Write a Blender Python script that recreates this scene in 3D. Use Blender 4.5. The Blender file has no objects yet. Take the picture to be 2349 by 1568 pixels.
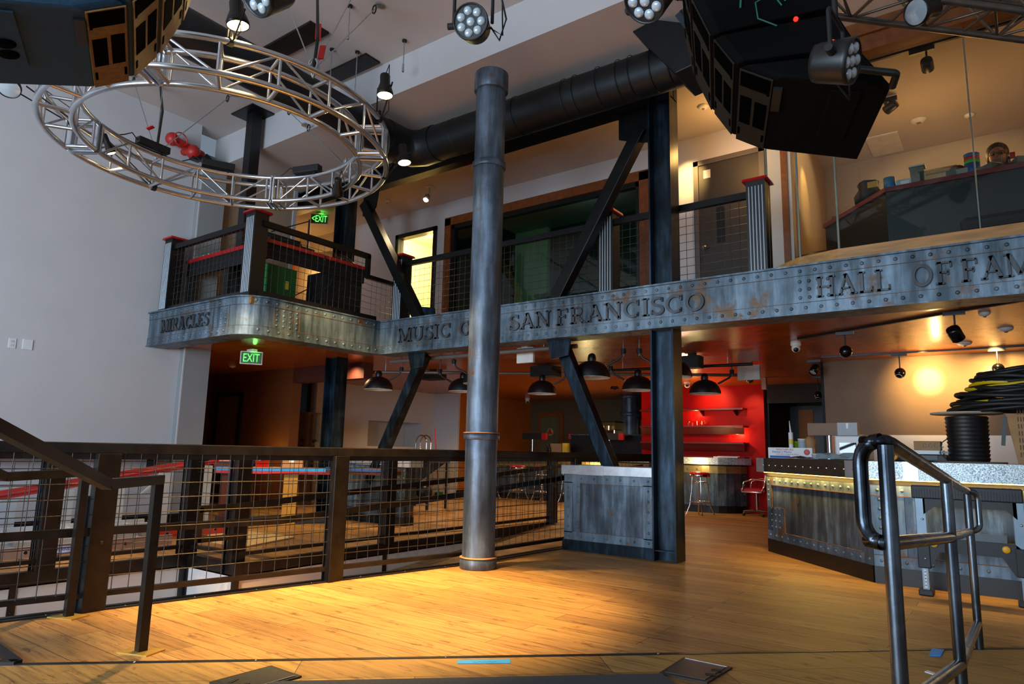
import bpy, bmesh, math, random
from mathutils import Vector, Matrix
R = math.radians
random.seed(7)
S = bpy.context.scene
COL = S.collection
# ------------------------------------------------------------------ camera
W, H = 2349, 1568
FPX, PITCH, ROLL, YAW, EYE = 1554.6, R(9.0747), R(1.221), R(36.3836), 1.12
fwd = Vector((-math.sin(YAW)*math.cos(PITCH), math.cos(YAW)*math.cos(PITCH), math.sin(PITCH)))
rt0 = Vector((math.cos(YAW), math.sin(YAW), 0)); up0 = rt0.cross(fwd)
RT = rt0*math.cos(ROLL)+up0*math.sin(ROLL); UP = up0*math.cos(ROLL)-rt0*math.sin(ROLL)
CAM = Vector((0, 0, EYE))
cd = bpy.data.cameras.new('camera'); cam = bpy.data.objects.new('camera', cd); COL.objects.link(cam)
cd.sensor_fit = 'HORIZONTAL'; cd.sensor_width = 36; cd.lens = FPX/W*36; cd.clip_start = .05; cd.clip_end = 200
m = Matrix((RT, UP, -fwd)).transposed().to_4x4(); m.translation = CAM; cam.matrix_world = m
S.camera = cam
# a point of the place seen at a pixel of the photograph, on a known plane (surveying helpers)
def ray(x, y): return RT*((x-W/2)/FPX)-UP*((y-H/2)/FPX)+fwd
def onz(x, y, z): d = ray(x, y); return CAM+d*((z-EYE)/d.z)
def ony(x, y, Y): d = ray(x, y); return CAM+d*(Y/d.y)
def onx(x, y, X): d = ray(x, y); return CAM+d*(X/d.x)
# ------------------------------------------------------------------ view, world, daylight
S.view_settings.view_transform = 'Standard'; S.view_settings.look = 'None'
S.view_settings.exposure = 0.82; S.view_settings.gamma = 1.0; S.view_settings.use_curve_mapping = False
S.cycles.use_denoising = True; S.cycles.max_bounces = 7; S.cycles.diffuse_bounces = 4; S.cycles.glossy_bounces = 4
S.cycles.transparent_max_bounces = 12; S.cycles.caustics_reflective = False; S.cycles.caustics_refractive = False
S.cycles.sample_clamp_indirect = 6
wd = bpy.data.worlds.new('daylight'); S.world = wd; wd.use_nodes = True
wd.node_tree.nodes['Background'].inputs[0].default_value = (.62, .80, 1, 1); wd.node_tree.nodes['Background'].inputs[1].default_value = .15
def aim(o, d): o.rotation_euler = Vector(d).to_track_quat('-Z', 'Y').to_euler()
def area(name, loc, tgt, sx, sy, power, col):
    l = bpy.data.lights.new(name, 'AREA'); l.shape = 'RECTANGLE'; l.size = sx; l.size_y = sy; l.energy = power; l.color = col
    o = bpy.data.objects.new(name, l); COL.objects.link(o); o.location = loc; aim(o, Vector(tgt)-Vector(loc)); return o
def spot(name, loc, tgt, power, col, angle=60, blend=.5, r=.04, parent=None):
    l = bpy.data.lights.new(name, 'SPOT'); l.energy = power; l.color = col; l.spot_size = R(angle); l.spot_blend = blend; l.shadow_soft_size = r
    o = bpy.data.objects.new(name, l); COL.objects.link(o); o.location = loc; aim(o, Vector(tgt)-Vector(loc)); return o
def point(name, loc, power, col, r=.05):
    l = bpy.data.lights.new(name, 'POINT'); l.energy = power; l.color = col; l.shadow_soft_size = r
    o = bpy.data.objects.new(name, l); COL.objects.link(o); o.location = loc; return o
WARM = (1, .64, .22); WARM2 = (1, .72, .40); DAY = (.66, .83, 1)
area('window_daylight', (-4.2, -4.8, 2.0), (-6.6, 5, 1.9), 6.5, 3.4, 540, DAY)
area('window_daylight', (2.0, -5.0, 2.2), (-3, 6, 2.0), 3.0, 3.0, 30, DAY)
# ------------------------------------------------------------------ objects
ORG = {}
class MB:
    def __init__(s): s.v = []; s.f = []; s.sm = []
    def add(s, vs, fs, smooth=False):
        o = len(s.v); s.v += [Vector(v) for v in vs]; s.f += [tuple(i+o for i in f) for f in fs]; s.sm += [smooth]*len(fs); return s
    def hexa(s, p):  # 8 corners: bottom 4 ccw, top 4 ccw
        return s.add(p, [(3,2,1,0),(4,5,6,7),(0,1,5,4),(1,2,6,5),(2,3,7,6),(3,0,4,7)])
    def box(s, a, b):
        x0,y0,z0 = [min(a[i],b[i]) for i in range(3)]; x1,y1,z1 = [max(a[i],b[i]) for i in range(3)]
        return s.hexa([(x0,y0,z0),(x1,y0,z0),(x1,y1,z0),(x0,y1,z0),(x0,y0,z1),(x1,y0,z1),(x1,y1,z1),(x0,y1,z1)])
    def obox(s, c, size, rz=0, M=None):
        M = M or Matrix.Rotation(rz, 3, 'Z'); c = Vector(c); hx,hy,hz = [k/2 for k in size]
        return s.hexa([c+M@Vector(p) for p in [(-hx,-hy,-hz),(hx,-hy,-hz),(hx,hy,-hz),(-hx,hy,-hz),(-hx,-hy,hz),(hx,-hy,hz),(hx,hy,hz),(-hx,hy,hz)]])
    def bar(s, p, q, w, h, up=(0,0,1)):  # rectangular bar from p to q, w sideways, h along up
        p,q = Vector(p),Vector(q); d = (q-p).normalized(); u = Vector(up)
        if abs(d.dot(u.normalized()))>.98: u = Vector((0,1,0)) if abs(d.y)<.9 else Vector((1,0,0))
        a = d.cross(u).normalized()*(w/2); b = a.cross(d).normalized()*(h/2)
        return s.hexa([p-a-b,p+a-b,q+a-b,q-a-b,p-a+b,p+a+b,q+a+b,q-a+b])
    def tube(s, pts, r, n=8, closed=False, caps=True):
        pts = [Vector(p) for p in pts]; k = len(pts); vs = []; ref = None
        for i,p in enumerate(pts):
            if closed: d = pts[(i+1)%k]-pts[i-1]
            else: d = pts[min(i+1,k-1)]-pts[max(i-1,0)]
            d.normalize()
            if ref is None:
                ref = Vector((0,0,1)) if abs(d.z)<.9 else Vector((1,0,0))
            a = (ref-d*ref.dot(d))
            if a.length<1e-5: a = d.orthogonal()
            a.normalize(); ref = a; b = d.cross(a); rr = r[i] if isinstance(r,(list,tuple)) else r
            vs += [p+(a*math.cos(t)+b*math.sin(t))*rr for t in [2*math.pi*j/n for j in range(n)]]
        fs = []
        for i in range(k if closed else k-1):
            i2 = (i+1)%k
            fs += [(i*n+j, i*n+(j+1)%n, i2*n+(j+1)%n, i2*n+j) for j in range(n)]
        s.add(vs, fs, True)
        if not closed and caps: s.add(vs[:n], [tuple(range(n))[::-1]]); s.add(vs[-n:], [tuple(range(n))])
        return s
    def cyl(s, p, q, r, r2=None, n=16): return s.tube([p,q], [r, r if r2 is None else r2], n)
    def lathe(s, prof, c, n=24, axis=None, caps=False):  # prof: (radius, height) along axis
        c = Vector(c); ax = Vector(axis or (0,0,1)).normalized(); a = ax.orthogonal().normalized(); b = ax.cross(a); vs = []
        for r,h in prof: vs += [c+ax*h+(a*math.cos(t)+b*math.sin(t))*r for t in [2*math.pi*j/n for j in range(n)]]
        fs = [(i*n+j, i*n+(j+1)%n, (i+1)*n+(j+1)%n, (i+1)*n+j) for i in range(len(prof)-1) for j in range(n)]
        s.add(vs, fs, True)
        if caps: s.add(vs[:n],[tuple(range(n))[::-1]]); s.add(vs[-n:],[tuple(range(n))])
        return s
    def ball(s, c, r, n=12, sq=(1,1,1)):
        k = n//2; c = Vector(c)
        vs = [c+Vector((math.sin(math.pi*i/k)*math.cos(2*math.pi*j/n)*r*sq[0], math.sin(math.pi*i/k)*math.sin(2*math.pi*j/n)*r*sq[1], math.cos(math.pi*i/k)*r*sq[2])) for i in range(k+1) for j in range(n)]
        return s.add(vs, [(i*n+j,(i+1)*n+j,(i+1)*n+(j+1)%n,i*n+(j+1)%n) for i in range(k) for j in range(n)], True)
    def prism(s, poly, ex):  # planar polygon (3d points) extruded by vector
        n = len(poly); ex = Vector(ex); p = [Vector(v) for v in poly]
        return s.add(p+[v+ex for v in p], [tuple(range(n))[::-1], tuple(range(n,2*n))]+[(i,(i+1)%n,n+(i+1)%n,n+i) for i in range(n)])
    def rivet(s, p, nrm, r=.011):
        p = Vector(p); ax = Vector(nrm).normalized(); a = ax.orthogonal().normalized(); b = ax.cross(a); n = 8
        vs = [p+(a*math.cos(2*math.pi*j/n)+b*math.sin(2*math.pi*j/n))*r*k+ax*r*h for k,h in ((1,0),(.75,.55)) for j in range(n)]+[p+ax*r*.8]
        return s.add(vs, [(j,(j+1)%n,n+(j+1)%n,n+j) for j in range(n)]+[(n+j,n+(j+1)%n,2*n) for j in range(n)], True)
    def quad(s, *p): return s.add(p, [tuple(range(len(p)))])
    def ribbon(s, pts, t, O, U, V, N, dep, closed=False):  # flat stroke of width t in plane O,U,V standing dep along N
        k = len(pts); L = []; Q = []
        for i in range(k):
            a = Vector(pts[i-1] if (i or closed) else pts[0]); b = Vector(pts[(i+1)%k] if (i<k-1 or closed) else pts[-1])
            d = (b-a).normalized(); nn = Vector((-d.y,d.x))*t/2; p = Vector(pts[i])
            if 0<i<k-1 or closed:
                d1 = (p-Vector(pts[i-1])).normalized(); c = max(.35, abs(d1.dot(d))); nn = nn/c
            L.append(p+nn); Q.append(p-nn)
        W3 = lambda p,h: O+U*p.x+V*p.y+N*h
        for i in range(k if closed else k-1):
            j = (i+1)%k
            s.hexa([W3(L[i],0),W3(Q[i],0),W3(Q[j],0),W3(L[j],0),W3(L[i],dep),W3(Q[i],dep),W3(Q[j],dep),W3(L[j],dep)])
        return s
    def build(s, name, mt, parent=None, org=None, bevel=0, kind=None, label=None, cat=None, group=None, recalc=True):
        if parent is not None: o0 = ORG[parent.name]
        else: o0 = Vector(org) if org is not None else Vector((sum(v.x for v in s.v)/len(s.v), sum(v.y for v in s.v)/len(s.v), min(v.z for v in s.v)))
        me = bpy.data.meshes.new(name); me.from_pydata([v-o0 for v in s.v], [], s.f)
        me.polygons.foreach_set('use_smooth', s.sm)
        if recalc:
            bm = bmesh.new(); bm.from_mesh(me); bmesh.ops.recalc_face_normals(bm, faces=bm.faces); bm.to_mesh(me); bm.free()
        me.materials.append(mt); o = bpy.data.objects.new(name, me); COL.objects.link(o); ORG[o.name] = o0
        if parent is not None: o.parent = parent
        else: o.location = o0
        if bevel:
            b = o.modifiers.new('edge', 'BEVEL'); b.width = bevel; b.segments = 2; b.limit_method = 'ANGLE'; b.angle_limit = R(40)
        return tag(o, label, cat, group, kind)
def tag(o, label=None, cat=None, group=None, kind=None):
    if label: o['label'] = label
    if cat: o['category'] = cat
    if group: o['group'] = group
    if kind: o['kind'] = kind
    return o
def thing(name, loc, label, cat, group=None):
    o = bpy.data.objects.new(name, None); COL.objects.link(o); o.location = loc; o.empty_display_size = .1; ORG[o.name] = Vector(loc)
    return tag(o, label, cat, group)
def dup(root, loc=None, rz=None, label=None, group=None):
    def cp(o, par):
        c = o.copy(); COL.objects.link(c); c.parent = par
        for ch in list(o.children): cp(ch, c)
        return c
    r = cp(root, None)
    if loc is not None: r.location = loc
    if rz is not None: r.rotation_euler = (0,0,rz)
    ORG[r.name] = Vector(r.location)
    if label: r['label'] = label
    if group: r['group'] = group
    return r
def struct(mb, name, mt, **k): return mb.build(name, mt, org=(0,0,0), kind='structure', **k)
def textmesh(mb, txt, O, U, V, N, height, width=None, dep=.002, align='L'):  # plain sans lettering as thin solid
    cu = bpy.data.curves.new('t', 'FONT'); cu.body = txt; cu.size = 1; cu.extrude = .5; cu.resolution_u = 3
    ob = bpy.data.objects.new('t', cu); COL.objects.link(ob); dg = bpy.context.evaluated_depsgraph_get(); dg.update()
    me = ob.evaluated_get(dg).to_mesh(); vs = [v.co.copy() for v in me.vertices]; fs = [tuple(p.vertices) for p in me.polygons]
    ob.evaluated_get(dg).to_mesh_clear(); bpy.data.objects.remove(ob); bpy.data.curves.remove(cu)
    x0 = min(v.x for v in vs); x1 = max(v.x for v in vs); y0 = min(v.y for v in vs); y1 = max(v.y for v in vs)
    sy = height/(y1-y0); sx = width/(x1-x0) if width else sy
    O,U,V,N = Vector(O),Vector(U),Vector(V),Vector(N)
    off = 0 if align == 'L' else -(x1-x0)*sx/2
    mb.add([O+U*((v.x-x0)*sx+off)+V*((v.y-y0)*sy)+N*((v.z+.5)*dep) for v in vs], fs); return mb
X3,Y3,Z3 = Vector((1,0,0)),Vector((0,1,0)),Vector((0,0,1))
# ------------------------------------------------------------------ materials
def lin(c):
    if isinstance(c,str): c = [int(c[i:i+2],16)/255 for i in (0,2,4)]
    return tuple((k/12.92 if k<=.04045 else ((k+.055)/1.055)**2.4) for k in c)+(1,)
def nodes(name):
    mt = bpy.data.materials.new(name); mt.use_nodes = True; nt = mt.node_tree; return mt, nt, nt.nodes, nt.links, nt.nodes['Principled BSDF']
def ramp(ns, stops):
    r = ns.new('ShaderNodeValToRGB'); e = r.color_ramp.elements
    while len(e)<len(stops): e.new(.5)
    for k,(p,c) in zip(e,stops): k.position = p; k.color = c
    return r
def noise(ns, ls, scale, detail=3, vec=None, rough=.55):
    n = ns.new('ShaderNodeTexNoise'); n.inputs['Scale'].default_value = scale; n.inputs['Detail'].default_value = detail; n.inputs['Roughness'].default_value = rough
    if vec is not None: ls.new(vec, n.inputs['Vector'])
    return n
def coords(ns, ls, scale=(1,1,1), rot=(0,0,0), kind='Position'):
    if kind == 'Position': g = ns.new('ShaderNodeNewGeometry').outputs['Position']
    else: g = ns.new('ShaderNodeTexCoord').outputs['Object']
    mp = ns.new('ShaderNodeMapping'); mp.inputs['Scale'].default_value = scale; mp.inputs['Rotation'].default_value = rot; ls.new(g, mp.inputs['Vector']); return mp.outputs[0]
def pbr(name, c, rough=.5, metal=0, var=.08, scale=6, bump=0, bscale=80, spec=None, emit=None, es=0, kind='Object', stretch=(1,1,1)):
    mt, nt, ns, ls, b = nodes(name); c = lin(c)
    v = coords(ns, ls, stretch, kind=kind)
    n = noise(ns, ls, scale, 4, v); lo = tuple(k*(1-var) for k in c[:3])+(1,); hi = tuple(min(1,k*(1+var)) for k in c[:3])+(1,)
    r = ramp(ns, [(.36,lo),(.64,hi)]); ls.new(n.outputs['Fac'], r.inputs[0]); ls.new(r.outputs[0], b.inputs['Base Color'])
    b.inputs['Roughness'].default_value = rough; b.inputs['Metallic'].default_value = metal
    if spec is not None: b.inputs['Specular IOR Level'].default_value = spec
    if bump:
        n2 = noise(ns, ls, bscale, 3, v); bp = ns.new('ShaderNodeBump'); bp.inputs['Strength'].default_value = bump; bp.inputs['Distance'].default_value = .01
        ls.new(n2.outputs['Fac'], bp.inputs['Height']); ls.new(bp.outputs[0], b.inputs['Normal'])
    if es: b.inputs['Emission Color'].default_value = lin(emit or 'ffffff'); b.inputs['Emission Strength'].default_value = es
    return mt
def steel_patina(name, base, dark, light, rust, rust_amt=.62, rough=.42, metal=.55):
    mt, nt, ns, ls, b = nodes(name)
    v1 = coords(ns, ls, (1,1,1)); v2 = coords(ns, ls, (7,7,.9))
    n1 = noise(ns, ls, 1.7, 6, v1, .62); n2 = noise(ns, ls, 1.6, 5, v2, .6); n3 = noise(ns, ls, 2.6, 8, v1, .7)
    r1 = ramp(ns, [(.38,lin(dark)),(.5,lin(base)),(.63,lin(light))])
    ad = ns.new('ShaderNodeMath'); ad.operation = 'MULTIPLY_ADD'; ad.inputs[1].default_value = .55
    ls.new(n2.outputs['Fac'], ad.inputs[0])
    h = ns.new('ShaderNodeMath'); h.operation = 'MULTIPLY'; h.inputs[1].default_value = .45; ls.new(n1.outputs['Fac'], h.inputs[0]); ls.new(h.outputs[0], ad.inputs[2])
    ls.new(ad.outputs[0], r1.inputs[0])
    rr = ramp(ns, [(rust_amt-.03,(0,0,0,1)),(rust_amt+.05,(1,1,1,1))]); ls.new(n3.outputs['Fac'], rr.inputs[0])
    mx = ns.new('ShaderNodeMix'); mx.data_type = 'RGBA'; ls.new(rr.outputs[0], mx.inputs['Factor']); ls.new(r1.outputs[0], mx.inputs[6]); mx.inputs[7].default_value = lin(rust)
    ls.new(mx.outputs[2], b.inputs['Base Color']); b.inputs['Metallic'].default_value = metal
    rg = ns.new('ShaderNodeMapRange'); rg.inputs[3].default_value = rough-.12; rg.inputs[4].default_value = rough+.22; ls.new(n1.outputs['Fac'], rg.inputs[0]); ls.new(rg.outputs[0], b.inputs['Roughness'])
    bp = ns.new('ShaderNodeBump'); bp.inputs['Strength'].default_value = .12; bp.inputs['Distance'].default_value = .01; ls.new(n3.outputs['Fac'], bp.inputs['Height']); ls.new(bp.outputs[0], b.inputs['Normal'])
    return mt
def wood_planks(name, cols, rz=0, bw=1.9, rw=.19, rough=.52):
    mt, nt, ns, ls, b = nodes(name)
    v = coords(ns, ls, (1,1,1), (0,0,rz)); br = ns.new('ShaderNodeTexBrick'); ls.new(v, br.inputs['Vector'])
    br.inputs['Scale'].default_value = 1; br.inputs['Brick Width'].default_value = bw; br.inputs['Row Height'].default_value = rw; br.inputs['Mortar Size'].default_value = .0022
    br.inputs['Color1'].default_value = (0,0,0,1); br.inputs['Color2'].default_value = (1,1,1,1); br.inputs['Mortar'].default_value = (.5,.5,.5,1); br.offset = .37; br.inputs['Bias'].default_value = 0
    rc = ramp(ns, [(0,lin(cols[0])),(.35,lin(cols[1])),(.7,lin(cols[2])),(1,lin(cols[3]))]); ls.new(br.outputs['Color'], rc.inputs[0])
    v2 = coords(ns, ls, (.9,16,16), (0,0,rz)); g = noise(ns, ls, 2.2, 8, v2, .72); rg = ramp(ns, [(.36,(.42,.37,.33,1)),(.48,(.95,.95,.95,1)),(.64,(1.3,1.28,1.2,1))]); ls.new(g.outputs['Fac'], rg.inputs[0])
    m1 = ns.new('ShaderNodeMix'); m1.data_type = 'RGBA'; m1.blend_type = 'MULTIPLY'; m1.inputs['Factor'].default_value = .85; ls.new(rc.outputs[0], m1.inputs[6]); ls.new(rg.outputs[0], m1.inputs[7])
    v3 = coords(ns, ls, (2.2,7,7), (0,0,rz)); kn = noise(ns, ls, 2.0, 5, v3, .7); rk = ramp(ns, [(.58,(1,1,1,1)),(.66,(.30,.20,.14,1))]); ls.new(kn.outputs['Fac'], rk.inputs[0])
    m2 = ns.new('ShaderNodeMix'); m2.data_type = 'RGBA'; m2.blend_type = 'MULTIPLY'; m2.inputs['Factor'].default_value = .8; ls.new(m1.outputs[2], m2.inputs[6]); ls.new(rk.outputs[0], m2.inputs[7])
    m3 = ns.new('ShaderNodeMix'); m3.data_type = 'RGBA'; ls.new(br.outputs['Fac'], m3.inputs['Factor']); ls.new(m2.outputs[2], m3.inputs[6]); m3.inputs[7].default_value = lin('3a2413')
    ls.new(m3.outputs[2], b.inputs['Base Color'])
    rr = ns.new('ShaderNodeMapRange'); rr.inputs[3].default_value = rough-.08; rr.inputs[4].default_value = rough+.15; ls.new(g.outputs['Fac'], rr.inputs[0]); ls.new(rr.outputs[0], b.inputs['Roughness'])
    bp = ns.new('ShaderNodeBump'); bp.inputs['Strength'].default_value = .08; bp.inputs['Distance'].default_value = .005; ls.new(g.outputs['Fac'], bp.inputs['Height']); ls.new(bp.outputs[0], b.inputs['Normal'])
    return mt
def pane(name, tint, refl=.12, rough=.02):
    mt = bpy.data.materials.new(name); mt.use_nodes = True; nt = mt.node_tree; ns = nt.nodes; ls = nt.links; ns.remove(ns['Principled BSDF'])
    t = ns.new('ShaderNodeBsdfTransparent'); t.inputs[0].default_value = lin(tint); g = ns.new('ShaderNodeBsdfGlossy'); g.inputs['Roughness'].default_value = rough
    f = ns.new('ShaderNodeLayerWeight'); pw = ns.new('ShaderNodeMath'); pw.operation = 'POWER'; pw.inputs[1].default_value = 5; ls.new(f.outputs['Facing'], pw.inputs[0]); a = ns.new('ShaderNodeMath'); a.operation = 'MULTIPLY_ADD'; a.inputs[1].default_value = .8; a.inputs[2].default_value = refl*.5; ls.new(pw.outputs[0], a.inputs[0])
    mx = ns.new('ShaderNodeMixShader'); ls.new(a.outputs[0], mx.inputs[0]); ls.new(t.outputs[0], mx.inputs[1]); ls.new(g.outputs[0], mx.inputs[2]); ls.new(mx.outputs[0], ns['Material Output'].inputs[0]); return mt
def glow(name, c, s):
    mt = bpy.data.materials.new(name); mt.use_nodes = True; ns = mt.node_tree.nodes; ns.remove(ns['Principled BSDF']); e = ns.new('ShaderNodeEmission')
    e.inputs[0].default_value = lin(c); e.inputs[1].default_value = s; mt.node_tree.links.new(e.outputs[0], ns['Material Output'].inputs[0]); return mt
PA = steel_patina('patina_steel', '5a6b78', '36424b', '7f93a2', '63482f', .60, .45, .45)
PA2 = steel_patina('cabinet_patina', '47535f', '252e37', '71879b', '5c4530', .62, .42, .5)
PIPE = steel_patina('pipe_steel', '515d6b', '333d48', '72869c', '644937', .61, .4, .45)
HST = steel_patina('blue_black_steel', '1a2631', '0b1116', '33485a', '241c17', .70, .3, .7)
DST = pbr('dark_steel', '121314', .38, .5, .3, 5, .05)
RST = pbr('raw_steel', '241d18', .34, .45, .4, 7, .05)
LETM = steel_patina('letter_steel', '4d4f52', '35373a', '64686c', '5a4636', .66, .5)
BLK = pbr('black_paint', '0c0d0f', .42, 0, .2, 8)
VOID = pbr('dark_opening', '010101', .9, 0, .1, 8, spec=.02)
BLKM = pbr('matt_black', '08090a', .7, 0, .2, 8)
BLKP = pbr('black_plastic', '14171a', .5, 0, .15, 20, .1, 200)
CLOTH = pbr('cable_rubber', '0b0c0d', .55)
ALU = pbr('bright_aluminium', 'c9cbcf', .26, 1, .06, 9)
CHR = pbr('chrome', 'd8d8da', .12, 1, .03)
GALV = pbr('galvanised_steel', 'b4bac0', .35, .85, .12, 20)
TUBE = steel_patina('polished_tube', '555d66', '23282e', '868f98', '6a4a30', .68, .2, .95)
WALL = pbr('white_wall_paint', 'c6c3c4', .75, 0, .02, 2, .08, 220)
CEIL = pbr('ceiling_paint', 'c4b9b3', .85, 0, .02, 2, .06, 200)
PILA = pbr('grey_pilaster_paint', '8f9193', .8, 0, .03, 3)
TANW = pbr('tan_wall_paint', 'a58f76', .8, 0, .03, 3)
ORW = pbr('orange_wall_paint', 'b4641c', .6, 0, .05, 3)
ORC = pbr('orange_ceiling_paint', 'a95a10', .25, 0, .10, 2, .06, 30)
REDW = pbr('red_wall_paint', 'bb0d06', .5, 0, .04, 3, spec=.12)
TAUP = pbr('taupe_wall_paint', '76624f', .7, 0, .05, 4, .05, 150)
OLV = pbr('olive_wall_paint', '574a30', .75, 0, .05, 4)
DRED = pbr('dark_red_wall_paint', '4a1a0e', .7, 0, .06, 3)
WHT = pbr('white_laminate', 'dcdcdc', .5, 0, .02)
PIPG = pbr('grey_conduit','6f6862',.45,.4)
PANEL = pbr('white_stair_panel', 'd8d2cd', .7, 0, .03, 3)
WOODF = wood_planks('oak_floor', ['836036','9a723f','a57e4a','90683a'], 0, 1.9, .185)
WOODS = wood_planks('oak_step', ['7d5a30','927039','9a7840','866235'], -R(43.5), 1.6, .30)
OAK = pbr('oak_ledge', 'a8763e', .45, 0, .22, 3, .05, 60, stretch=(1,10,10))
BRN = pbr('brown_wood_trim', '7a4013', .5, 0, .18, 4, stretch=(3,3,3))
DOORG = pbr('grey_door_paint', '36322f', .5, 0, .05)
REDP = pbr('red_gloss_paint', 'b3161a', .35, 0, .06)
REDC = pbr('red_vinyl', 'c00d1e', .3, 0, .06)
CARD = pbr('cardboard', 'a27a52', .8, 0, .08, 10)
PLY = pbr('plywood', 'd9bb86', .6, 0, .08, 4, stretch=(8,2,2))
CARPET = pbr('grey_carpet', '3a3b3d', .95, 0, .3, 200, .5, 400)
BLUET = pbr('blue_tape', '1f8fe0', .6)
LAMPW = glow('warm_lamp_face', 'ffdf9e', 22)
GREENX = glow('exit_green', '58ff5c', 1.5)
LEDG = pbr('led_lens', 'bcc9d2', .12, .3, .05)
SCREW = CHR
# ================================================================== the setting
Z1, ZC, ZU, YS, YG, YB, XL = 2.52, 5.55, 6.05, 5.53, 6.82, 8.76, -9.9
NEAR = [(-5.75,-2.5),(-5.19,1.72),(-4.47,5.31),(-4.38,7.06),(-4.28,9.5)]     # platform edge along the ramp
b = MB()
b.prism([(x,y,-.12) for x,y in NEAR]+[(x,y,-.12) for x,y in [(-4.28,20),(4,20),(4,-2.5)]], (0,0,.12))
b.prism([(x,y,-.12) for x,y in [(-13.5,-2.5),(-6.9,-2.5),(-6.9,3.85),(-6.05,3.85),(-6.05,9.5),(-6.05,20),(-13.5,20)]], (0,0,.12))
b.box((-6.05,9.5,-.12),(-4.28,20,0))
struct(b, 'floor', WOODF)
TD = Vector((.725,.688,0)).normalized(); TN = Vector((TD.y,-TD.x,0)); T0 = Vector((-2.309,3.194,0))
st = lambda t,n,z=0: T0+TD*t+TN*n+Z3*z
struct(MB().prism([st(-4,.02),st(6,.02),st(6,2.4),st(-4,2.4)], (0,0,.006)), 'floor_stage', WOODS)
b = MB().prism([st(-4,-.012),st(6,-.012),st(6,.02),st(-4,.02)], (0,0,.009)); struct(b, 'trim_1', BLK)
b = MB()
for t in (-1.95,-1.35,-.36,.83,1.9,2.12,3.4): b.lathe([(.007,0),(.006,.003),(0,.004)], st(t,.004,.009), 10)
b.build('trim_screw', SCREW, bpy.data.objects['trim_1'])
rz = lambda y: -.0845*(9.5-y)
b = MB(); b.hexa([(-6.05,3.6,rz(3.6)-.1),(-4.2,3.6,rz(3.6)-.1),(-4.2,9.5,-.1),(-6.05,9.5,-.1),(-6.05,3.6,rz(3.6)),(-4.2,3.6,rz(3.6)),(-4.2,9.5,-.001),(-6.05,9.5,-.001)])
b.box((-6.9,-2.5,rz(3.6)-.1),(-4.2,3.6,rz(3.6)))
struct(b, 'floor_ramp', WOODF)
# panelled sides of the ramp pit, with black corner and joint strips
b = MB(); b.box((-6.93,-2.5,-.7),(-6.9,3.85,-.1)); b.box((-6.9,3.85,-.7),(-6.05,3.88,-.1)); b.box((-6.08,3.85,-.7),(-6.05,9.5,-.1)); struct(b, 'wall_ramp', PANEL)
b = MB()
for y in (2.35,): b.box((-6.9,y-.03,-.7),(-6.893,y+.03,-.1))
b.box((-6.9,3.78,-.7),(-6.88,3.85,-.1)); b.box((-6.9,3.835,-.7),(-6.85,3.85,-.1)); b.box((-6.06,3.835,-.7),(-6.03,3.9,-.1))
for y in (5.78,8.2): b.box((-6.05,y-.03,-.7),(-6.04,y+.03,-.1))
for n in range(9): b.rivet((-6.893,2.35,-.16-.08*n),(1,0,0),.008)
struct(b, 'trim_2', BLK)
b = MB(); b.box((-6.93,-2.5,-.1),(-6.86,3.87,.012)); b.box((-6.9,3.83,-.1),(-6.0,3.9,.012)); b.box((-6.08,3.85,-.1),(-6.02,9.5,.012))
for p,q in zip(NEAR[:-1],NEAR[1:]): b.bar((p[0]-.02,p[1],-.03),(q[0]-.02,q[1],-.03),.05,.09)
struct(b, 'trim_3', RST)
b = MB()
for p,q in zip(NEAR[:-1],NEAR[1:]): b.bar((p[0]+.02,p[1],.004),(q[0]+.02,q[1],.004),.075,.012)
struct(b, 'trim_4', BLK)
b = MB(); yy = .4
for p,q in zip(NEAR[:-1],NEAR[1:]):
    p,q = Vector((*p,0)),Vector((*q,0)); n = int((q-p).length/.45)
    for i in range(n): b.lathe([(.007,0),(.005,.003),(0,.004)], p.lerp(q,(i+.5)/n)+Vector((.03,0,.01)), 8)
b.build('trim_screw', SCREW, bpy.data.objects['trim_4'])
# main room
px0 = ony(425,805,5.12).x; py1 = onx(475,900,px0).y
b = MB().box((XL-.2,-2.5,-.8),(XL,5.12,ZU)); struct(b, 'wall_left', WALL)
struct(MB().box((XL-.2,5.12,-.1),(px0,py1,ZC)), 'wall_corner', PILA)
struct(MB().box((px0-.012,5.105,-.1),(px0+.002,5.125,ZC)), 'trim_5', WALL)
struct(MB().box((XL,-2.5,0),(XL+.015,5.12,.13)).box((XL,5.105,0),(px0+.015,5.12,.13)).box((px0,5.12,0),(px0+.015,py1,.13)), 'baseboard_left', BLK)
struct(MB().box((-10.2,-4,ZU),(4,YS,ZU+.1)), 'ceiling', CEIL)
struct(MB().box((-10.2,YS,ZC),(4,YS+.12,ZU+.1)), 'wall_soffit', WALL)
struct(MB().box((-13.2,YS+.12,ZC),(4,11.2,ZC+.1)).box((-10.2,YS,ZC-.001),(4,YS+.12,ZC)), 'ceiling_upper', CEIL)
struct(MB().box((3.6,-2.5,0),(3.8,20,ZU)), 'wall_right', WALL)
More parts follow.
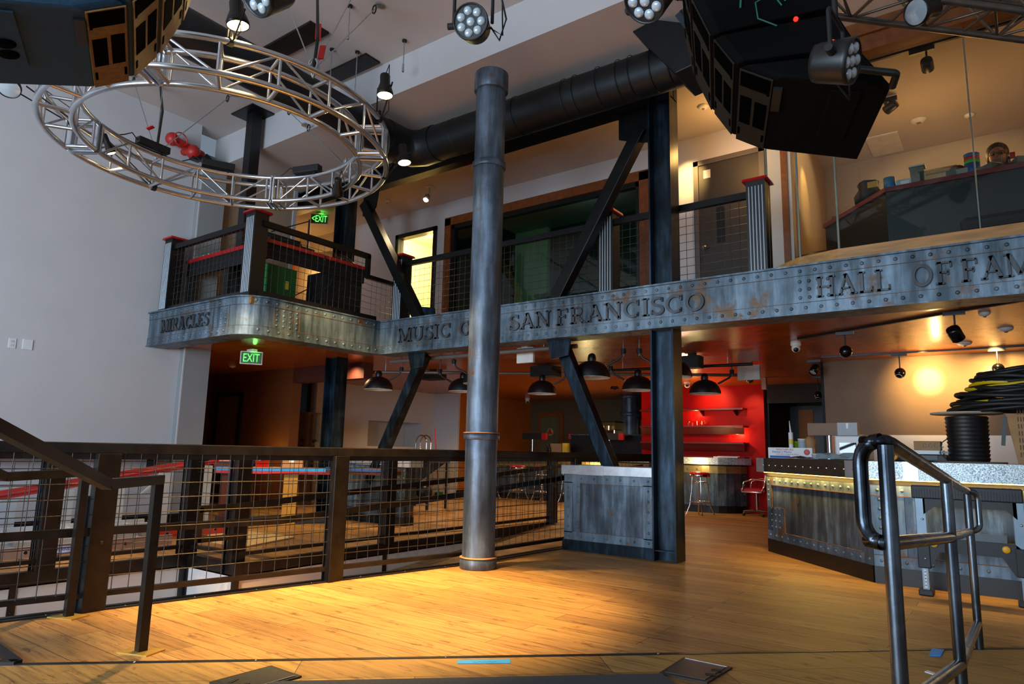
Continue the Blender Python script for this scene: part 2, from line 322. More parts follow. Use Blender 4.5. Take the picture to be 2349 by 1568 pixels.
# upper storey
b = MB(); b.box((-13.2,7.14,2.86),(4,11.2,2.95)); b.box((XL,4.72,2.86),(-7.53,7.14,2.95)); struct(b, 'floor_upper', WOODF)
b = MB(); b.box((-13.2,7.1,Z1),(4,20,Z1+.08)); b.box((-13.2,py1,Z1),(-7.55,7.1,Z1+.08)); b.box((XL,4.95,Z1),(-7.75,py1+.01,Z1+.08)); struct(b, 'ceiling_lower', ORC)
struct(MB().box((XL-.2,py1,2.95),(XL,6.88,ZC)), 'wall_upper_left', TANW)
struct(MB().box((XL-.2,6.86,2.95),(XL+.03,6.93,ZC)), 'trim_6', WALL)
struct(MB().box((-12.6,6.93,2.95),(-12.4,10.2,ZC)).box((-12.6,6.7,2.95),(XL-.19,6.9,ZC)), 'wall_upper_hall', ORW)
wx0,wx1,wz1 = -7.98,-4.03,5.22
b = MB()
b.box((-12.4,YB,2.95),(-9.26,YB+.15,ZC)); b.box((-9.26,YB,5.14),(-8.2,YB+.15,ZC)); b.box((-8.2,YB,2.95),(wx0,YB+.15,ZC))
b.box((wx0,YB,wz1),(wx1,YB+.15,ZC)); b.box((wx0,YB,2.95),(wx1,YB+.15,3.15)); b.box((wx1,YB,2.95),(-3.34,YB+.15,ZC)); b.box((-3.34,YB,5.17),(-2.37,YB+.15,ZC)); b.box((-2.37,YB,2.95),(-2.05,YB+.15,ZC))
struct(b, 'wall_upper_back', WALL)
struct(MB().box((-2.2,YB+.15,2.95),(-2.05,10.9,ZC)), 'wall_glass_room_side', TANW)
struct(MB().box((-2.2,10.9,2.95),(4,11.05,ZC)), 'wall_glass_room_back', TANW)
# wide interior window with brown casing and dark room behind
w = MB()
for a,c in (((wx0-.02,YB-.03,3.15),(wx0+.12,YB,wz1)),((wx1-.14,YB-.03,3.15),(wx1+.02,YB,wz1)),((wx0-.02,YB-.03,wz1-.13),(wx1+.02,YB,wz1+.02))): w.box(a,c)
win = struct(w, 'window_1', BRN)
w = MB(); a,c,t = wx0+.12,wx1-.14,wz1-.13
for p,q in (((a,YB,3.15),(a+.07,YB+.1,t)),((c-.07,YB,3.15),(c,YB+.1,t)),((a,YB,t-.07),(c,YB+.1,t)),((a,YB,3.15),(c,YB+.1,3.22)),((a+.85,YB+.02,3.2),(a+.9,YB+.08,t))): w.box(p,q)
w.build('window_frame', BLK, win)
MB().box((a+.05,YB+.05,3.2),(c-.05,YB+.06,t-.05)).build('pane', pane('window_pane','b9d2c6',.10), win)
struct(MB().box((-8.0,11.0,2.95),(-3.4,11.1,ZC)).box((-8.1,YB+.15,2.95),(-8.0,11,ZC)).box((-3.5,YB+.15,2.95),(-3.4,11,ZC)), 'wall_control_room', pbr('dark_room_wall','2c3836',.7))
# glazed door with the lit room behind it
d = MB()
for p,q in (((-9.26,YB-.03,2.95),(-9.18,YB+.12,5.14)),((-8.28,YB-.03,2.95),(-8.2,YB+.12,5.14)),((-9.26,YB-.03,5.06),(-8.2,YB+.12,5.14))): d.box(p,q)
dr = struct(d, 'door_1', BLK)
MB().box((-9.18,YB+.04,2.95),(-8.28,YB+.05,5.06)).build('pane', pane('door_pane','fff6d8',.05), dr)
w = MB().box((-10.2,10.9,2.95),(-7.2,11,ZC)).box((-10.3,YB+.16,2.95),(-10.2,10.9,ZC)).box((-8.1,YB+.16,2.95),(-8.05,10.9,ZC)); struct(w, 'wall_lit_room', pbr('cream_wall','efe6c0',.8))
point('lit_room_lamp', (-9.1,9.6,5.1), 130, (1,.90,.62), .15)
k = thing('dome_ceiling_light', (-9.2,10.0,5.55), 'glowing dome ceiling light seen through the lit doorway upstairs', 'ceiling light')
MB().lathe([(.2,0),(.19,-.05),(.12,-.1),(0,-.12)], (-9.2,10,5.55), 24).build('diffuser', glow('dome_glow','fff4d0',5), k)
MB().cyl((-9.2,10,5.55),(-9.2,10,5.535),.21).build('rim', WHT, k)
MB().obox((-8.42,YB-.0,3.55),(.13,.006,.035),0,Matrix.Rotation(R(12),3,'Y')).build('blue_tape_strip', BLUET, label='blue tape strip stuck on the lit glass door upstairs', cat='tape')
# grey door upstairs
d = MB()
for p,q in (((-3.34,YB-.03,2.95),(-3.27,YB+.1,5.17)),((-2.44,YB-.03,2.95),(-2.37,YB+.1,5.17)),((-3.34,YB-.03,5.1),(-2.37,YB+.1,5.17))): d.box(p,q)
dr = struct(d, 'door_2', pbr('grey_door_frame','5a5450',.5))
lf = MB().box((-3.27,YB-.01,2.95),(-2.44,YB+.04,5.1)).build('door_leaf', DOORG, dr)
MB().box((-3.03,YB-.015,3.95),(-2.92,YB-.008,4.45)).build('vision_panel', BLK, lf)
MB().lathe([(.022,0),(.022,.01),(.012,.02),(.012,.05),(.03,.055),(.03,.08),(0,.09)], (-3.18,YB-.01,3.9), 14, (0,-1,0)).build('door_handle', CHR, lf)
MB().box((-3.2,YB-.013,4.9),(-3.1,YB-.008,5.02)).build('paper_notice', WHT, lf)
struct(MB().box((-2.17,YB-.02,2.95),(-2.09,YB-.001,5.2)), 'trim_7', BRN)
# door in the glass room's back wall
d = MB().box((-1.98,10.86,2.95),(-1.25,10.9,4.75)); dr = struct(d, 'door_3', pbr('brown_door','6a4d34',.5)); MB().box((-1.9,10.85,2.95),(-1.33,10.86,4.68)).build('door_leaf', DOORG, dr)
# lower back walls
XW = -12.05
struct(MB().box((XW-.2,9.3,0),(XW,10.8,2.6)).box((XW-.2,12.55,0),(XW,13.0,2.6)).box((XW-.2,13.0,0),(-11.2,13.05,2.6)).box((XW-.2,10.8,0),(XW,12.55,1.15)).box((XW-.2,10.8,1.74),(XW,12.55,2.6)).box((XW-.6,10.75,1.1),(XW-.55,12.6,1.8)).box((XW-.6,10.75,1.1),(XW-.2,10.8,1.8)).box((XW-.6,12.55,1.1),(XW-.2,12.6,1.8)).box((XW-.6,10.75,1.74),(XW-.2,12.6,1.8)).box((XW-.6,10.75,1.08),(XW-.2,12.6,1.15)), 'wall_white', WALL)
struct(MB().box((XW,9.3,0),(XW+.015,13.0,.1)), 'baseboard_white', BLK)
struct(MB().box((-12.0,13.05,.0),(-11.19,16.3,2.6)), 'wall_orange', ORW)
struct(MB().box((-11.19,13.0,0),(-11.175,16.3,.12)), 'baseboard_orange', BLK)
struct(MB().box((-12.2,16.2,0),(4,16.4,2.6)), 'wall_far', OLV)
struct(MB().box((-6.6,13.85,0),(-3.95,14.0,2.6)), 'wall_red', REDW)
struct(MB().box((-2.2,10.8,1.44),(3.6,11.0,2.6)).box((-2.2,10.8,0),(3.6,11,1.06)), 'wall_taupe', TAUP)
struct(MB().box((-2.2,10.79,1.06),(3.6,11.0,1.44)), 'wall_backsplash', WHT)
struct(MB().box((-3.95,14.0,0),(-3.9,16.2,2.6)).box((-2.25,10.85,0),(-2.15,16.2,2.6)), 'wall_hall', BLKM)
d = struct(MB().box((-3.94,15.6,0),(-3.2,15.7,2.2)), 'door_4', BLK); MB().box((-3.72,15.58,0),(-3.42,15.6,2.12)).build('door_leaf', ORW, d)
struct(MB().box((-3.9,13.9,2.15),(-2.2,14.0,2.6)), 'trim_8', BLKM)
# recess under the balcony
struct(MB().box((-13.4,py1,0),(-13.2,8.0,2.6)).box((-13.2,py1-.1,0),(XL-.19,py1,2.6)), 'wall_recess_side', DRED)
struct(MB().box((-13.3,7.55,0),(-10.5,7.75,2.6)), 'wall_recess_back', pbr('brown_orange_wall','6e3a14',.6,0,.05,3))
struct(MB().box((-10.5,7.55,2.25),(-8.6,7.75,2.6)), 'trim_9', DRED)
struct(MB().box((-13.3,9.2,0),(XW-.2,9.35,2.6)), 'wall_recess_dark', BLKM)
d = struct(MB().box((-12.9,7.5,0),(-12.82,7.55,2.1)).box((-12.1,7.5,0),(-12.02,7.55,2.1)).box((-12.9,7.5,2.05),(-12.02,7.55,2.13)), 'door_5', BLK); MB().box((-12.82,7.52,0),(-12.1,7.55,2.05)).build('door_leaf', pbr('oak_door','7a5522',.5), d)
# brown header over the glass wall upstairs
struct(MB().box((-1.55,6.9,5.02),(3.6,7.05,5.36)).box((-1.55,6.86,5.02),(3.6,6.9,5.08)).box((-1.55,6.86,5.2),(3.6,6.9,5.24)), 'trim_10', BRN)
# ================================================================== steel: girder, balcony fascia, columns, braces
def arc(cx,cy,rx,ry,a0,a1,n=14): return [(cx+rx*math.cos(R(a0+(a1-a0)*i/n)), cy+ry*math.sin(R(a0+(a1-a0)*i/n))) for i in range(n+1)]
TK,TH,SF = .17,.10,.085
def sfx(x,y,w=.30): yy = y+SF/2 if y<.5 else y-SF/2; return ([(x-w/2,yy),(x+w/2,yy)],SF)
LET = {
'M':(1.12,[([(.16,0),(.16,1)],TH),([(.16,.98),(.55,.1)],TK),([(.55,.1),(.95,.98)],TH),([(.95,0),(.95,1)],TK),sfx(.16,0),sfx(.95,0,.34),sfx(.1,1,.26),sfx(1.0,1,.26)]),
'U':(.98,[([(.22,1),(.22,.34)]+arc(.5,.34,.28,.28,180,360,10)+[(.78,1)],.14),sfx(.22,1),sfx(.78,1,.26)]),
'S':(.72,[(arc(.37,.74,.24,.2,35,265,12)+arc(.37,.27,.26,.22,85,-150,12)[1:],.14),([(.6,.72),(.6,.96)],.07),([(.1,.04),(.1,.3)],.07)]),
'I':(.46,[([(.23,0),(.23,1)],TK),sfx(.23,0,.34),sfx(.23,1,.34)]),
'C':(.92,[(arc(.5,.5,.38,.44,48,312,20),.15),([(.78,.66),(.78,.98)],.08),([(.76,.06),(.76,.28)],.06)]),
'T':(.86,[([(.43,0),(.43,1)],TK),([(.06,.95),(.8,.95)],.1),([(.09,.72),(.09,.98)],.07),([(.77,.72),(.77,.98)],.07),sfx(.43,0,.34)]),
'Y':(.92,[([(.1,1),(.46,.46)],TK),([(.46,.46),(.82,1)],TH),([(.46,0),(.46,.5)],TK),sfx(.46,0,.34),sfx(.12,1,.28),sfx(.8,1,.24)]),
'A':(.98,[([(.16,0),(.5,.98)],TH),([(.46,1),(.82,0)],TK),([(.26,.32),(.7,.32)],.08),sfx(.15,0,.28),sfx(.83,0,.32),([(.36,.97),(.56,.97)],.07)]),
'N':(1.02,[([(.18,0),(.18,1)],TH),([(.18,.98),(.82,.04)],TK),([(.82,0),(.82,1)],TH),sfx(.18,0,.28),sfx(.12,1,.26),sfx(.82,1,.28)]),
'F':(.82,[([(.24,0),(.24,1)],TK),([(.1,.955),(.72,.955)],.09),([(.24,.52),(.58,.52)],.09),([(.7,.74),(.7,.99)],.07),([(.57,.4),(.57,.64)],.06),sfx(.24,0,.36)]),
'R':(.96,[([(.22,0),(.22,1)],TK),([(.22,.95),(.5,.95)]+arc(.5,.72,.2,.23,80,-80,10)+[(.22,.48)],.11),([(.46,.48),(.8,.03)],TK),sfx(.22,0,.34),sfx(.84,0,.22),sfx(.16,1,.2)]),
'O':(.98,[(arc(.49,.5,.36,.44,0,360,26)[:-1],.15)]),
'H':(1.04,[([(.22,0),(.22,1)],TK),([(.82,0),(.82,1)],TK),([(.22,.5),(.82,.5)],.09),sfx(.22,0,.34),sfx(.22,1,.34),sfx(.82,0,.34),sfx(.82,1,.34)]),
'L':(.8,[([(.24,0),(.24,1)],TK),([(.1,.045),(.72,.045)],.09),([(.7,.02),(.7,.28)],.07),sfx(.24,1,.34)]),
'E':(.84,[([(.24,0),(.24,1)],TK),([(.1,.955),(.72,.955)],.09),([(.1,.045),(.75,.045)],.09),([(.24,.5),(.56,.5)],.09),([(.7,.76),(.7,.99)],.07),([(.73,.02),(.73,.27)],.07),([(.55,.39),(.55,.61)],.06)]),
}
def word(parent, txt, x0, x1, y, z, h, dep=.026):
    tot = sum(LET[c][0] for c in txt); k = (x1-x0)/tot; x = x0; b = MB()
    for c in txt:
        w,ss = LET[c]
        for pts,t in ss: b.ribbon(pts, t, Vector((x,y,z)), X3*k, Z3*h, -Y3, dep, closed=(c=='O'))
        x += w*k
    return b.build('raised_lettering', LETM, parent, recalc=True)
ZB,ZT = 2.485,2.965
g = thing('riveted_girder', (-3,YG,ZB), 'long riveted blue-grey steel girder with raised lettering across the whole room', 'girder')
b = MB(); b.box((-7.47,YG,ZB),(3.6,YG+.05,ZT)); b.box((-7.47,YG-.006,ZB),(3.6,YG,ZB+.10)); b.box((-7.47,YG-.006,ZT-.11),(3.6,YG,ZT-.02)); b.box((-4.02,YG-.004,ZB+.1),(-4.0,YG,ZT-.11)); b.box((-1.62,YG-.008,ZB),(-1.25,YG,ZT-.02))
GW = b
b = MB().box((-7.47,YG-.03,ZT-.018),(3.6,YG+.3,ZT)); b.build('top_flange', PA, g)
MB().box((-7.47,YG-.02,ZB-.014),(3.6,YG+.32,ZB)).build('bottom_flange', PA, g)
b = GW; x = -7.4
while x<3.5:
    b.rivet((x,YG-.006,ZT-.065),(0,-1,0),.019); b.rivet((x+.04,YG-.006,ZB+.05),(0,-1,0),.019); x += .136
for i in range(4):
    for j in range(3): b.rivet((-1.56+.085*i,YG-.008,ZB+.15+.08*j),(0,-1,0),.019)
b.build('web_plate', PA, g)
RUSTL = pbr('rust_line','654428',.7,.1,.25,8)
MB().box((-7.46,YG-.008,ZB+.1),(3.6,YG-.003,ZB+.104)).box((-7.46,YG-.008,ZT-.114),(3.6,YG-.003,ZT-.110)).box((-4.0,YG-.006,ZB+.1),(-3.996,YG,ZT-.11)).build('rusted_seam', RUSTL, g)
zl,hl = 2.618,.2
word(g,'MUSIC',-7.06,-6.04,YG,zl,hl); word(g,'CITY',-5.9,-5.24,YG,zl,hl); word(g,'SAN',-5.07,-4.43,YG,zl,hl); word(g,'FRANCISCO',-4.37,-2.50,YG,zl,hl)
word(g,'HALL',-1.42,-.78,YG,zl,hl); word(g,'OF',-.63,-.30,YG,zl,hl); word(g,'FAME',-.265,.40,YG,zl,hl)
# balcony fascia, rounded corner
YF,XF,RF = 4.63,-7.46,.36
path = [Vector((XL+.005,YF,0)),Vector((XF-RF,YF,0))]+[Vector((XF-RF+RF*math.sin(R(a)),YF+RF-RF*math.cos(R(a)),0)) for a in range(9,90,9)]+[Vector((XF,YF+RF,0)),Vector((XF,YG-.005,0))]
def fascia(mb, path, off0, off1, z0, z1):
    n = len(path); vs = []
    for i,p in enumerate(path):
        d = (path[min(i+1,n-1)]-path[max(i-1,0)]).normalized(); nn = Vector((d.y,-d.x,0))
        vs += [p+nn*off0+Z3*z0, p+nn*off1+Z3*z0, p+nn*off1+Z3*z1, p+nn*off0+Z3*z1]
    fs = [(i*4+j, (i+1)*4+j, (i+1)*4+(j+1)%4, i*4+(j+1)%4) for i in range(n-1) for j in range(4)]+[(0,1,2,3),((n-1)*4+3,(n-1)*4+2,(n-1)*4+1,(n-1)*4)]
    mb.add(vs, fs)
bf = thing('balcony_fascia', (-8.4,YF,ZB), 'riveted steel balcony fascia with a rounded corner and one raised word', 'balcony')
b = MB(); fascia(b,path,-.05,0,ZB,ZT); fascia(b,path,0,.006,ZB,ZB+.1); fascia(b,path,0,.006,ZT-.11,ZT-.02); GW = b
b = MB(); fascia(b,path,-.12,.03,ZT-.018,ZT); b.build('top_flange', PA, bf)
b = MB(); fascia(b,path,-.30,.02,ZB-.014,ZB); b.build('bottom_flange', PA, bf)
b = MB(); fascia(b,path,0,.009,ZB+.1,ZB+.104); fascia(b,path,0,.009,ZT-.114,ZT-.11)
for x in (-8.2,-7.84): b.box((x,YF-.006,ZB+.1),(x+.004,YF,ZT-.11))
for y in (5.02,5.4): b.box((XF,y,ZB+.1),(XF+.006,y+.005,ZT-.11))
b.build('rusted_seam', RUSTL, bf)
b = GW; x = XL+.07
while x<XF-RF: b.rivet((x,YF-.006,ZT-.065),(0,-1,0),.019); b.rivet((x,YF-.006,ZB+.05),(0,-1,0),.019); x += .136
y = 4.75
while y<YG-.05: b.rivet((XF+.006,y,ZT-.065),(1,0,0),.020); b.rivet((XF+.006,y+.05,ZB+.05),(1,0,0),.020); y += .15
for i in range(3):
    for j in range(4): b.rivet((-8.13+.11*i,YF,ZB+.15+.066*j),(0,-1,0),.019)
for i in range(4):
    for j in range(4): b.rivet((XF,5.06+.1*i,ZB+.14+.068*j),(1,0,0),.020)
b.build('web_plate', PA, bf)
word(bf,'MIRACLES',-9.5,-8.28,YF,2.635,.18)
# columns
def hcol(x0,x1,y0,y1,label):
    t = thing('steel_column', ((x0+x1)/2,(y0+y1)/2,0), label, 'column', 'wide-flange steel columns')
    for a in (x0,x1-.02): MB().box((a,y0,0),(a+.02,y1,5.5)).build('flange', HST, t)
    MB().box((x0+.02,y0+.112,0),(x1-.02,y0+.126,5.5)).build('web', HST, t)
    MB().box((x0+.02,y0+.015,.10),(x1-.02,y0+.112,.112)).build('stiffener_plate', HST, t)
    return t
hcol(-3.17,-2.9,6.885,7.12,'blue-black wide-flange steel column standing beside the riveted half-height counter')
hcol(-8.78,-8.5,6.9,7.12,'near-black wide-flange steel column rising behind the inner corner of the balcony')
t = thing('steel_beam', (-6,6.98,5.2), 'black steel beam under the ceiling joining the two wide-flange columns', 'beam')
MB().box((-10.2,6.93,5.2),(-2.9,7.1,5.22)).box((-10.2,6.93,5.5),(-2.9,7.1,5.52)).box((-10.2,7.0,5.22),(-2.9,7.02,5.5)).build('beam_section', DST, t)
MB().prism([(-3.6,6.99,5.2),(-3.6,6.99,4.88),(-3.34,6.99,4.78),(-3.17,6.99,4.74),(-3.17,6.99,5.2)],(0,.02,0)).build('gusset_plate', DST, t)
MB().prism([(-8.2,6.99,5.2),(-8.2,6.99,4.8),(-8.05,6.99,4.75),(-7.9,6.99,4.9),(-7.85,6.99,5.2)],(0,.02,0)).build('gusset_plate', DST, t)
def brace(p,q,end,mt,label):
    p,q = Vector(p),Vector(q); t = thing('diagonal_brace', (p+q)/2, label, 'brace', 'diagonal bracing members')
    MB().bar(p,q,.15,.15,(0,1,0)).build('square_tube', mt, t, bevel=.008)
    for e in end:
        e = Vector(e); d = (q-p).normalized()
        MB().prism([e+Vector((-.17,-.012,0)),e+Vector((.17,-.012,0)),e+Vector((.14,-.012,-.2 if e.z<2.6 else .16)),e+Vector((-.1,-.012,-.24 if e.z<2.6 else .2))],(0,.024,0)).build('gusset_plate', HST, t)
    return t
yb = 7.0
brace((-3.3,yb,4.93),(-4.5,yb,2.96),[(-4.47,yb+.06,2.97)],DST,'black steel brace sloping from the right column top down to the girder')
brace((-4.46,yb+.08,2.47),(-3.74,yb+.08,.90),[(-4.4,yb-.06,2.47)],HST,'blue-black steel brace slanting from the girder down behind the half-height counter')
brace((-8.16,yb,5.0),(-6.82,yb,2.96),[(-6.75,yb+.06,2.97)],DST,'black steel brace sloping from the left column top down to the girder near the balcony')
brace((-6.80,yb+.1,2.47),(-8.02,yb+.3,.6),[(-6.8,yb-.06,2.47)],HST,'dark steel brace slanting from the girder down toward the left column foot')
cx,cy = -4.235,5.275
t = thing('round_steel_column', (cx,cy,0), 'tall weathered round steel pipe column with bolted collars in front of the girder', 'column')
MB().lathe([(.158,0),(.158,4.98)],(cx,cy,0),40).build('shaft', PIPE, t)
for z0,z1,r in ((0,.10,.178),(1.215,1.275,.178),(4.03,4.10,.178),(4.9,5.11,.182)):
    MB().lathe([(.158,z0),(r-.006,z0),(r,z0+.006),(r,z1-.012),(r-.012,z1),(.0 if z1>5 else .158,z1)],(cx,cy,0),40).build('collar', PIPE, t)
MB().lathe([(.159,1.277),(.183,1.277),(.183,1.284),(.159,1.29)],(cx,cy,0),40).lathe([(.159,.1),(.181,.1),(.181,.106),(.159,.112)],(cx,cy,0),40).build('rusty_weld_ring', pbr('rust_ring','a06f45',.7,.2,.3), t)
t = thing('round_steel_column', (-7.55,15.2,0), 'dark round steel pipe column standing far back at the bar', 'column')
MB().lathe([(.2,0),(.2,2.52)],(-7.55,15.2,0),28).build('shaft', PIPE, t); MB().lathe([(.2,2.0),(.235,2.0),(.235,2.1),(.2,2.1)],(-7.55,15.2,0),28).lathe([(.2,2.44),(.26,2.44),(.26,2.52),(.2,2.52)],(-7.55,15.2,0),28).build('collar', PIPE, t)
# hung black post over the balcony with ceiling plate, steel plates on the ceiling
t = thing('hanging_steel_post', (-8.87,5.37,2.95), 'black square post with ceiling plate standing on the balcony in front of the soffit', 'post')
MB().box((-8.95,5.29,2.95),(-8.79,5.45,ZU-.02)).build('shaft', BLK, t); MB().box((-9.15,5.15,ZU-.02),(-8.6,5.52,ZU)).build('ceiling_plate', DST, t)
for (x0,x1,y0,y1),l in (((-7.26,-6.28,4.40,4.67),'long rusty steel plate bolted on the ceiling above the truss ring'),((-7.1,-6.24,5.22,5.46),'dark steel plate on the ceiling close to the white soffit')):
    MB().box((x0,y0,ZU-.03),(x1,y1,ZU)).build('ceiling_plate', RST, label=l, cat='steel plate')
# ------------------------------------------------------------------ ducts
DUC = pbr('black_duct', '202326', .45, .5, .15, 6)
t = thing('spiral_duct', (-4,6.35,4.9), 'big black round duct under the ceiling with an elbow and a branch', 'duct')
r = .235
RD = MB().cyl((-6.0,6.32,5.20),(-2.3,6.36,5.20),r,n=32)
b = MB().tube([(-6.43,5.75,5.18),(-6.43,6.05,5.18),(-6.36,6.22,5.18),(-6.22,6.31,5.19),(-5.98,6.32,5.20)],r+.012,28); b.build('elbow', DUC, t)
MB().cyl((-6.43,5.8,5.18),(-6.40,1.2,5.22),r,n=32).build('branch_duct', DUC, t)
b = RD
for x in [-5.6,-5.05,-4.6,-3.9,-3.75,-3.45,-3.2,-3.05,-2.8,-2.6]: b.lathe([(r+.003,-.006),(r+.009,0),(r+.003,.006)],(x,6.33,5.20),32,(1,0,.05 if x<-3 else 0))
b.build('round_duct', DUC, t)
t = thing('rectangular_duct', (-2.3,5.2,5.4), 'dark square-section duct with a grille dropping diagonally beside the round duct', 'duct')
MB().prism([ony(x,y,6.0) for x,y in ((1450,72),(1500,44),(1640,60),(1668,112),(1548,168))],(0,.55,0)).build('duct_body', DUC, t, bevel=.01)
MB().prism([ony(x,y,5.75) for x,y in ((1548,36),(1622,-30),(1700,52),(1614,122))],(0,.24,0)).build('duct_collar', pbr('blue_grey_duct','2c3a44',.5,.3), t)
b = MB()
for f in (.18,.36,.54,.72,.9): b.bar(ony(1548,36,5.745).lerp(ony(1622,-30,5.745),f),ony(1614,122,5.745).lerp(ony(1700,52,5.745),f),.012,.02)
b.build('grille_bars', BLK, t)
# ================================================================== railings
def wiremesh(mb, p, q, z0, z1, sp=.105, r=.0032, zq0=None, zq1=None):
    p,q = Vector((*p[:2],0)),Vector((*q[:2],0)); L = (q-p).length; n = max(1,round(L/sp)); zq0 = z0 if zq0 is None else zq0; zq1 = z1 if zq1 is None else zq1
    for i in range(1,n):
        t = i/n; a = p.lerp(q,t); mb.tube([a+Z3*(z0+(zq0-z0)*t),a+Z3*(z1+(zq1-z1)*t)],r,4,caps=False)
    k = max(1,round((z1-z0)/sp))
    for j in range(1,k): mb.tube([p+Z3*(z0+(z1-z0)*j/k),q+Z3*(zq0+(zq1-zq0)*j/k)],r,4,caps=False)
    return mb
WIRE = pbr('mesh_wire','4a4541',.4,.8,.2)
def flatpost(par, x, y, z0, z1, dx, dy, mt=None): return MB().box((x-dx/2,y-dy/2,z0),(x+dx/2,y+dy/2,z1)).build('post', mt or RST, par, bevel=.004)
# platform railing along the ramp
t = thing('platform_railing', (-4.8,3.8,0), 'long dark steel mesh railing at the platform edge, running past the round column', 'railing')
pts = [Vector((-5.75,-2.5,0)),Vector((-5.19,1.72,0)),Vector((-4.74,3.9,0)),Vector((-4.47,5.31,0)),Vector((-4.38,7.06,0)),Vector((-4.28,9.45,0))]
b = MB()
for p,q in zip(pts[:-1],pts[1:]): b.bar(p+Z3*1.075,q+Z3*1.075,.085,.07)
b.build('top_rail', RST, t, bevel=.004)
b = MB()
for p,q in zip(pts[:-1],pts[1:]): b.bar(p+Z3*.105,q+Z3*.105,.05,.035); b.bar(p+Z3*1.02,q+Z3*1.02,.05,.04)
b.build('bottom_rail', RST, t)
posts = [(-5.58,-1.2),(-5.31,.6),(-5.06,2.19),(-4.715,3.93),(-4.36,7.3),(-4.3,9.4)]
for (x,y) in posts:
    pb = flatpost(t,x,y,0,1.04,.075,.15); MB().box((x-.05,y-.085,-.1),(x-.0375,y+.085,.75)).build('mounting_angle', HST, pb)
segs = [(pts[0],posts[0]),(posts[0],posts[1]),(posts[1],posts[2]),(posts[2],posts[3]),(posts[3],pts[3]),(pts[3],posts[4]),(posts[4],posts[5])]
for p,q in segs: wiremesh(MB(),p,q,.12,1.04,.105).build('wire_mesh_panel', WIRE, t)
# hand rail on the pit side of that railing
def poly(pts): return [Vector(p) for p in pts]
b = MB(); hp = poly([(-5.2,1.0,.52),(-4.98,2.72,.52),(-4.83,3.45,.52),(-4.6,5.4,.66),(-4.48,7.2,.80),(-4.38,9.2,.93)])
for p,q in zip(hp[:-1],hp[1:]): b.bar(p,q,.022,.055)
b.build('ramp_handrail', RST, t)
b = MB()
for x,y,z in ((-5.08,2.19,.49),(-4.76,3.93,.52),(-4.5,7.0,.75)): b.bar((x+.06,y,z-.05),(x-.03,y,z),.02,.03)
b.build('handrail_bracket', RST, t)
# railing on the other side of the ramp, with the corner jog
t = thing('ramp_railing', (-6.4,4,0), 'second steel mesh railing beyond the ramp with a jog at its white-sided corner', 'railing')
F = poly([(-6.88,-2.5,0),(-6.88,3.86,0),(-6.05,3.88,0),(-6.03,9.45,0)])
b = MB()
for p,q in zip(F[:-1],F[1:]): b.bar(p+Z3*1.075,q+Z3*1.075,.08,.07)
b.build('top_rail', RST, t, bevel=.004)
b = MB()
for p,q in zip(F[:-1],F[1:]): b.bar(p+Z3*.09,q+Z3*.09,.05,.035); b.bar(p+Z3*1.02,q+Z3*1.02,.05,.04)
b.build('bottom_rail', RST, t)
P2 = [(-6.88,-.6),(-6.88,2.55),(-6.88,3.84),(-6.12,3.9),(-6.04,5.80),(-6.03,7.6),(-5.98,9.3)]
for x,y in P2:
    pb = flatpost(t,x,y,0,1.05,.09,.15); MB().box((x-.055,y-.1,-.1),(x-.045,y-.075,1.0)).build('mounting_angle', HST, pb)
for p,q in zip([F[0]]+P2[:-1],P2): wiremesh(MB(),p,q,.105,1.04,.105).build('wire_mesh_panel', WIRE, t)
b = MB(); hp = poly([(-5.94,3.39,.54),(-5.94,3.79,.545),(-5.94,5.10,.625),(-5.94,7.11,.735),(-5.94,9.46,.89)])
for p,q in zip(hp[:-1],hp[1:]): b.bar(p,q,.024,.06)
b.bar((-5.94,3.40,.55),(-5.94,3.40,.25),.024,.05,(0,1,0)); b.bar((-5.94,3.39,.27),(-5.94,3.85,.27),.024,.05); b.build('ramp_handrail', RST, t)
# two flat-bar stair handrails, front left
def stair_rail(P, bend, label, plate):
    t = thing('stair_handrail', P, label, 'handrail', 'flat steel stair handrails'); P = Vector(P); d = Vector((.6,-.8,0))
    zt = .915; B = P+d*bend+Z3*zt; E = B+d*1.6+Z3*.52
    MB().box((P.x-.024,P.y-.024,0),(P.x+.024,P.y+.024,zt-.025)).build('post', RST, t)
    MB().bar(P+Z3*zt-d*.025,B,.05,.05).bar(B,E,.05,.05).build('top_rail', RST, t)
    e = MB().box((E.x-.024,E.y-.024,0),(E.x+.024,E.y+.024,E.z-.02)).build('post', RST, t)
    MB().obox(P+Z3*.004,(.2,.13,.008),R(20)).build('floor_flange', pbr('brass_flange','c9a04a',.4,.6), t)
stair_rail((-3.90,1.965,0), .5, 'flat-bar steel handrail whose post stands on the near floor plate', 0)
stair_rail((-5.0,2.03,0), .75, 'flat-bar steel handrail whose post stands in front of a railing post', 0)
t0 = thing('floor_hatch_frame', (-4.2,1.5,0), 'black steel angle frame set in the floor at the bottom left corner', 'floor frame')
k = onz(38,1519,.012); k2 = onz(-70,1440,.012)
MB().bar(k,k2,.05,.02).bar(k,k-TD*.6,.05,.02).build('angle_frame', BLK, t0)
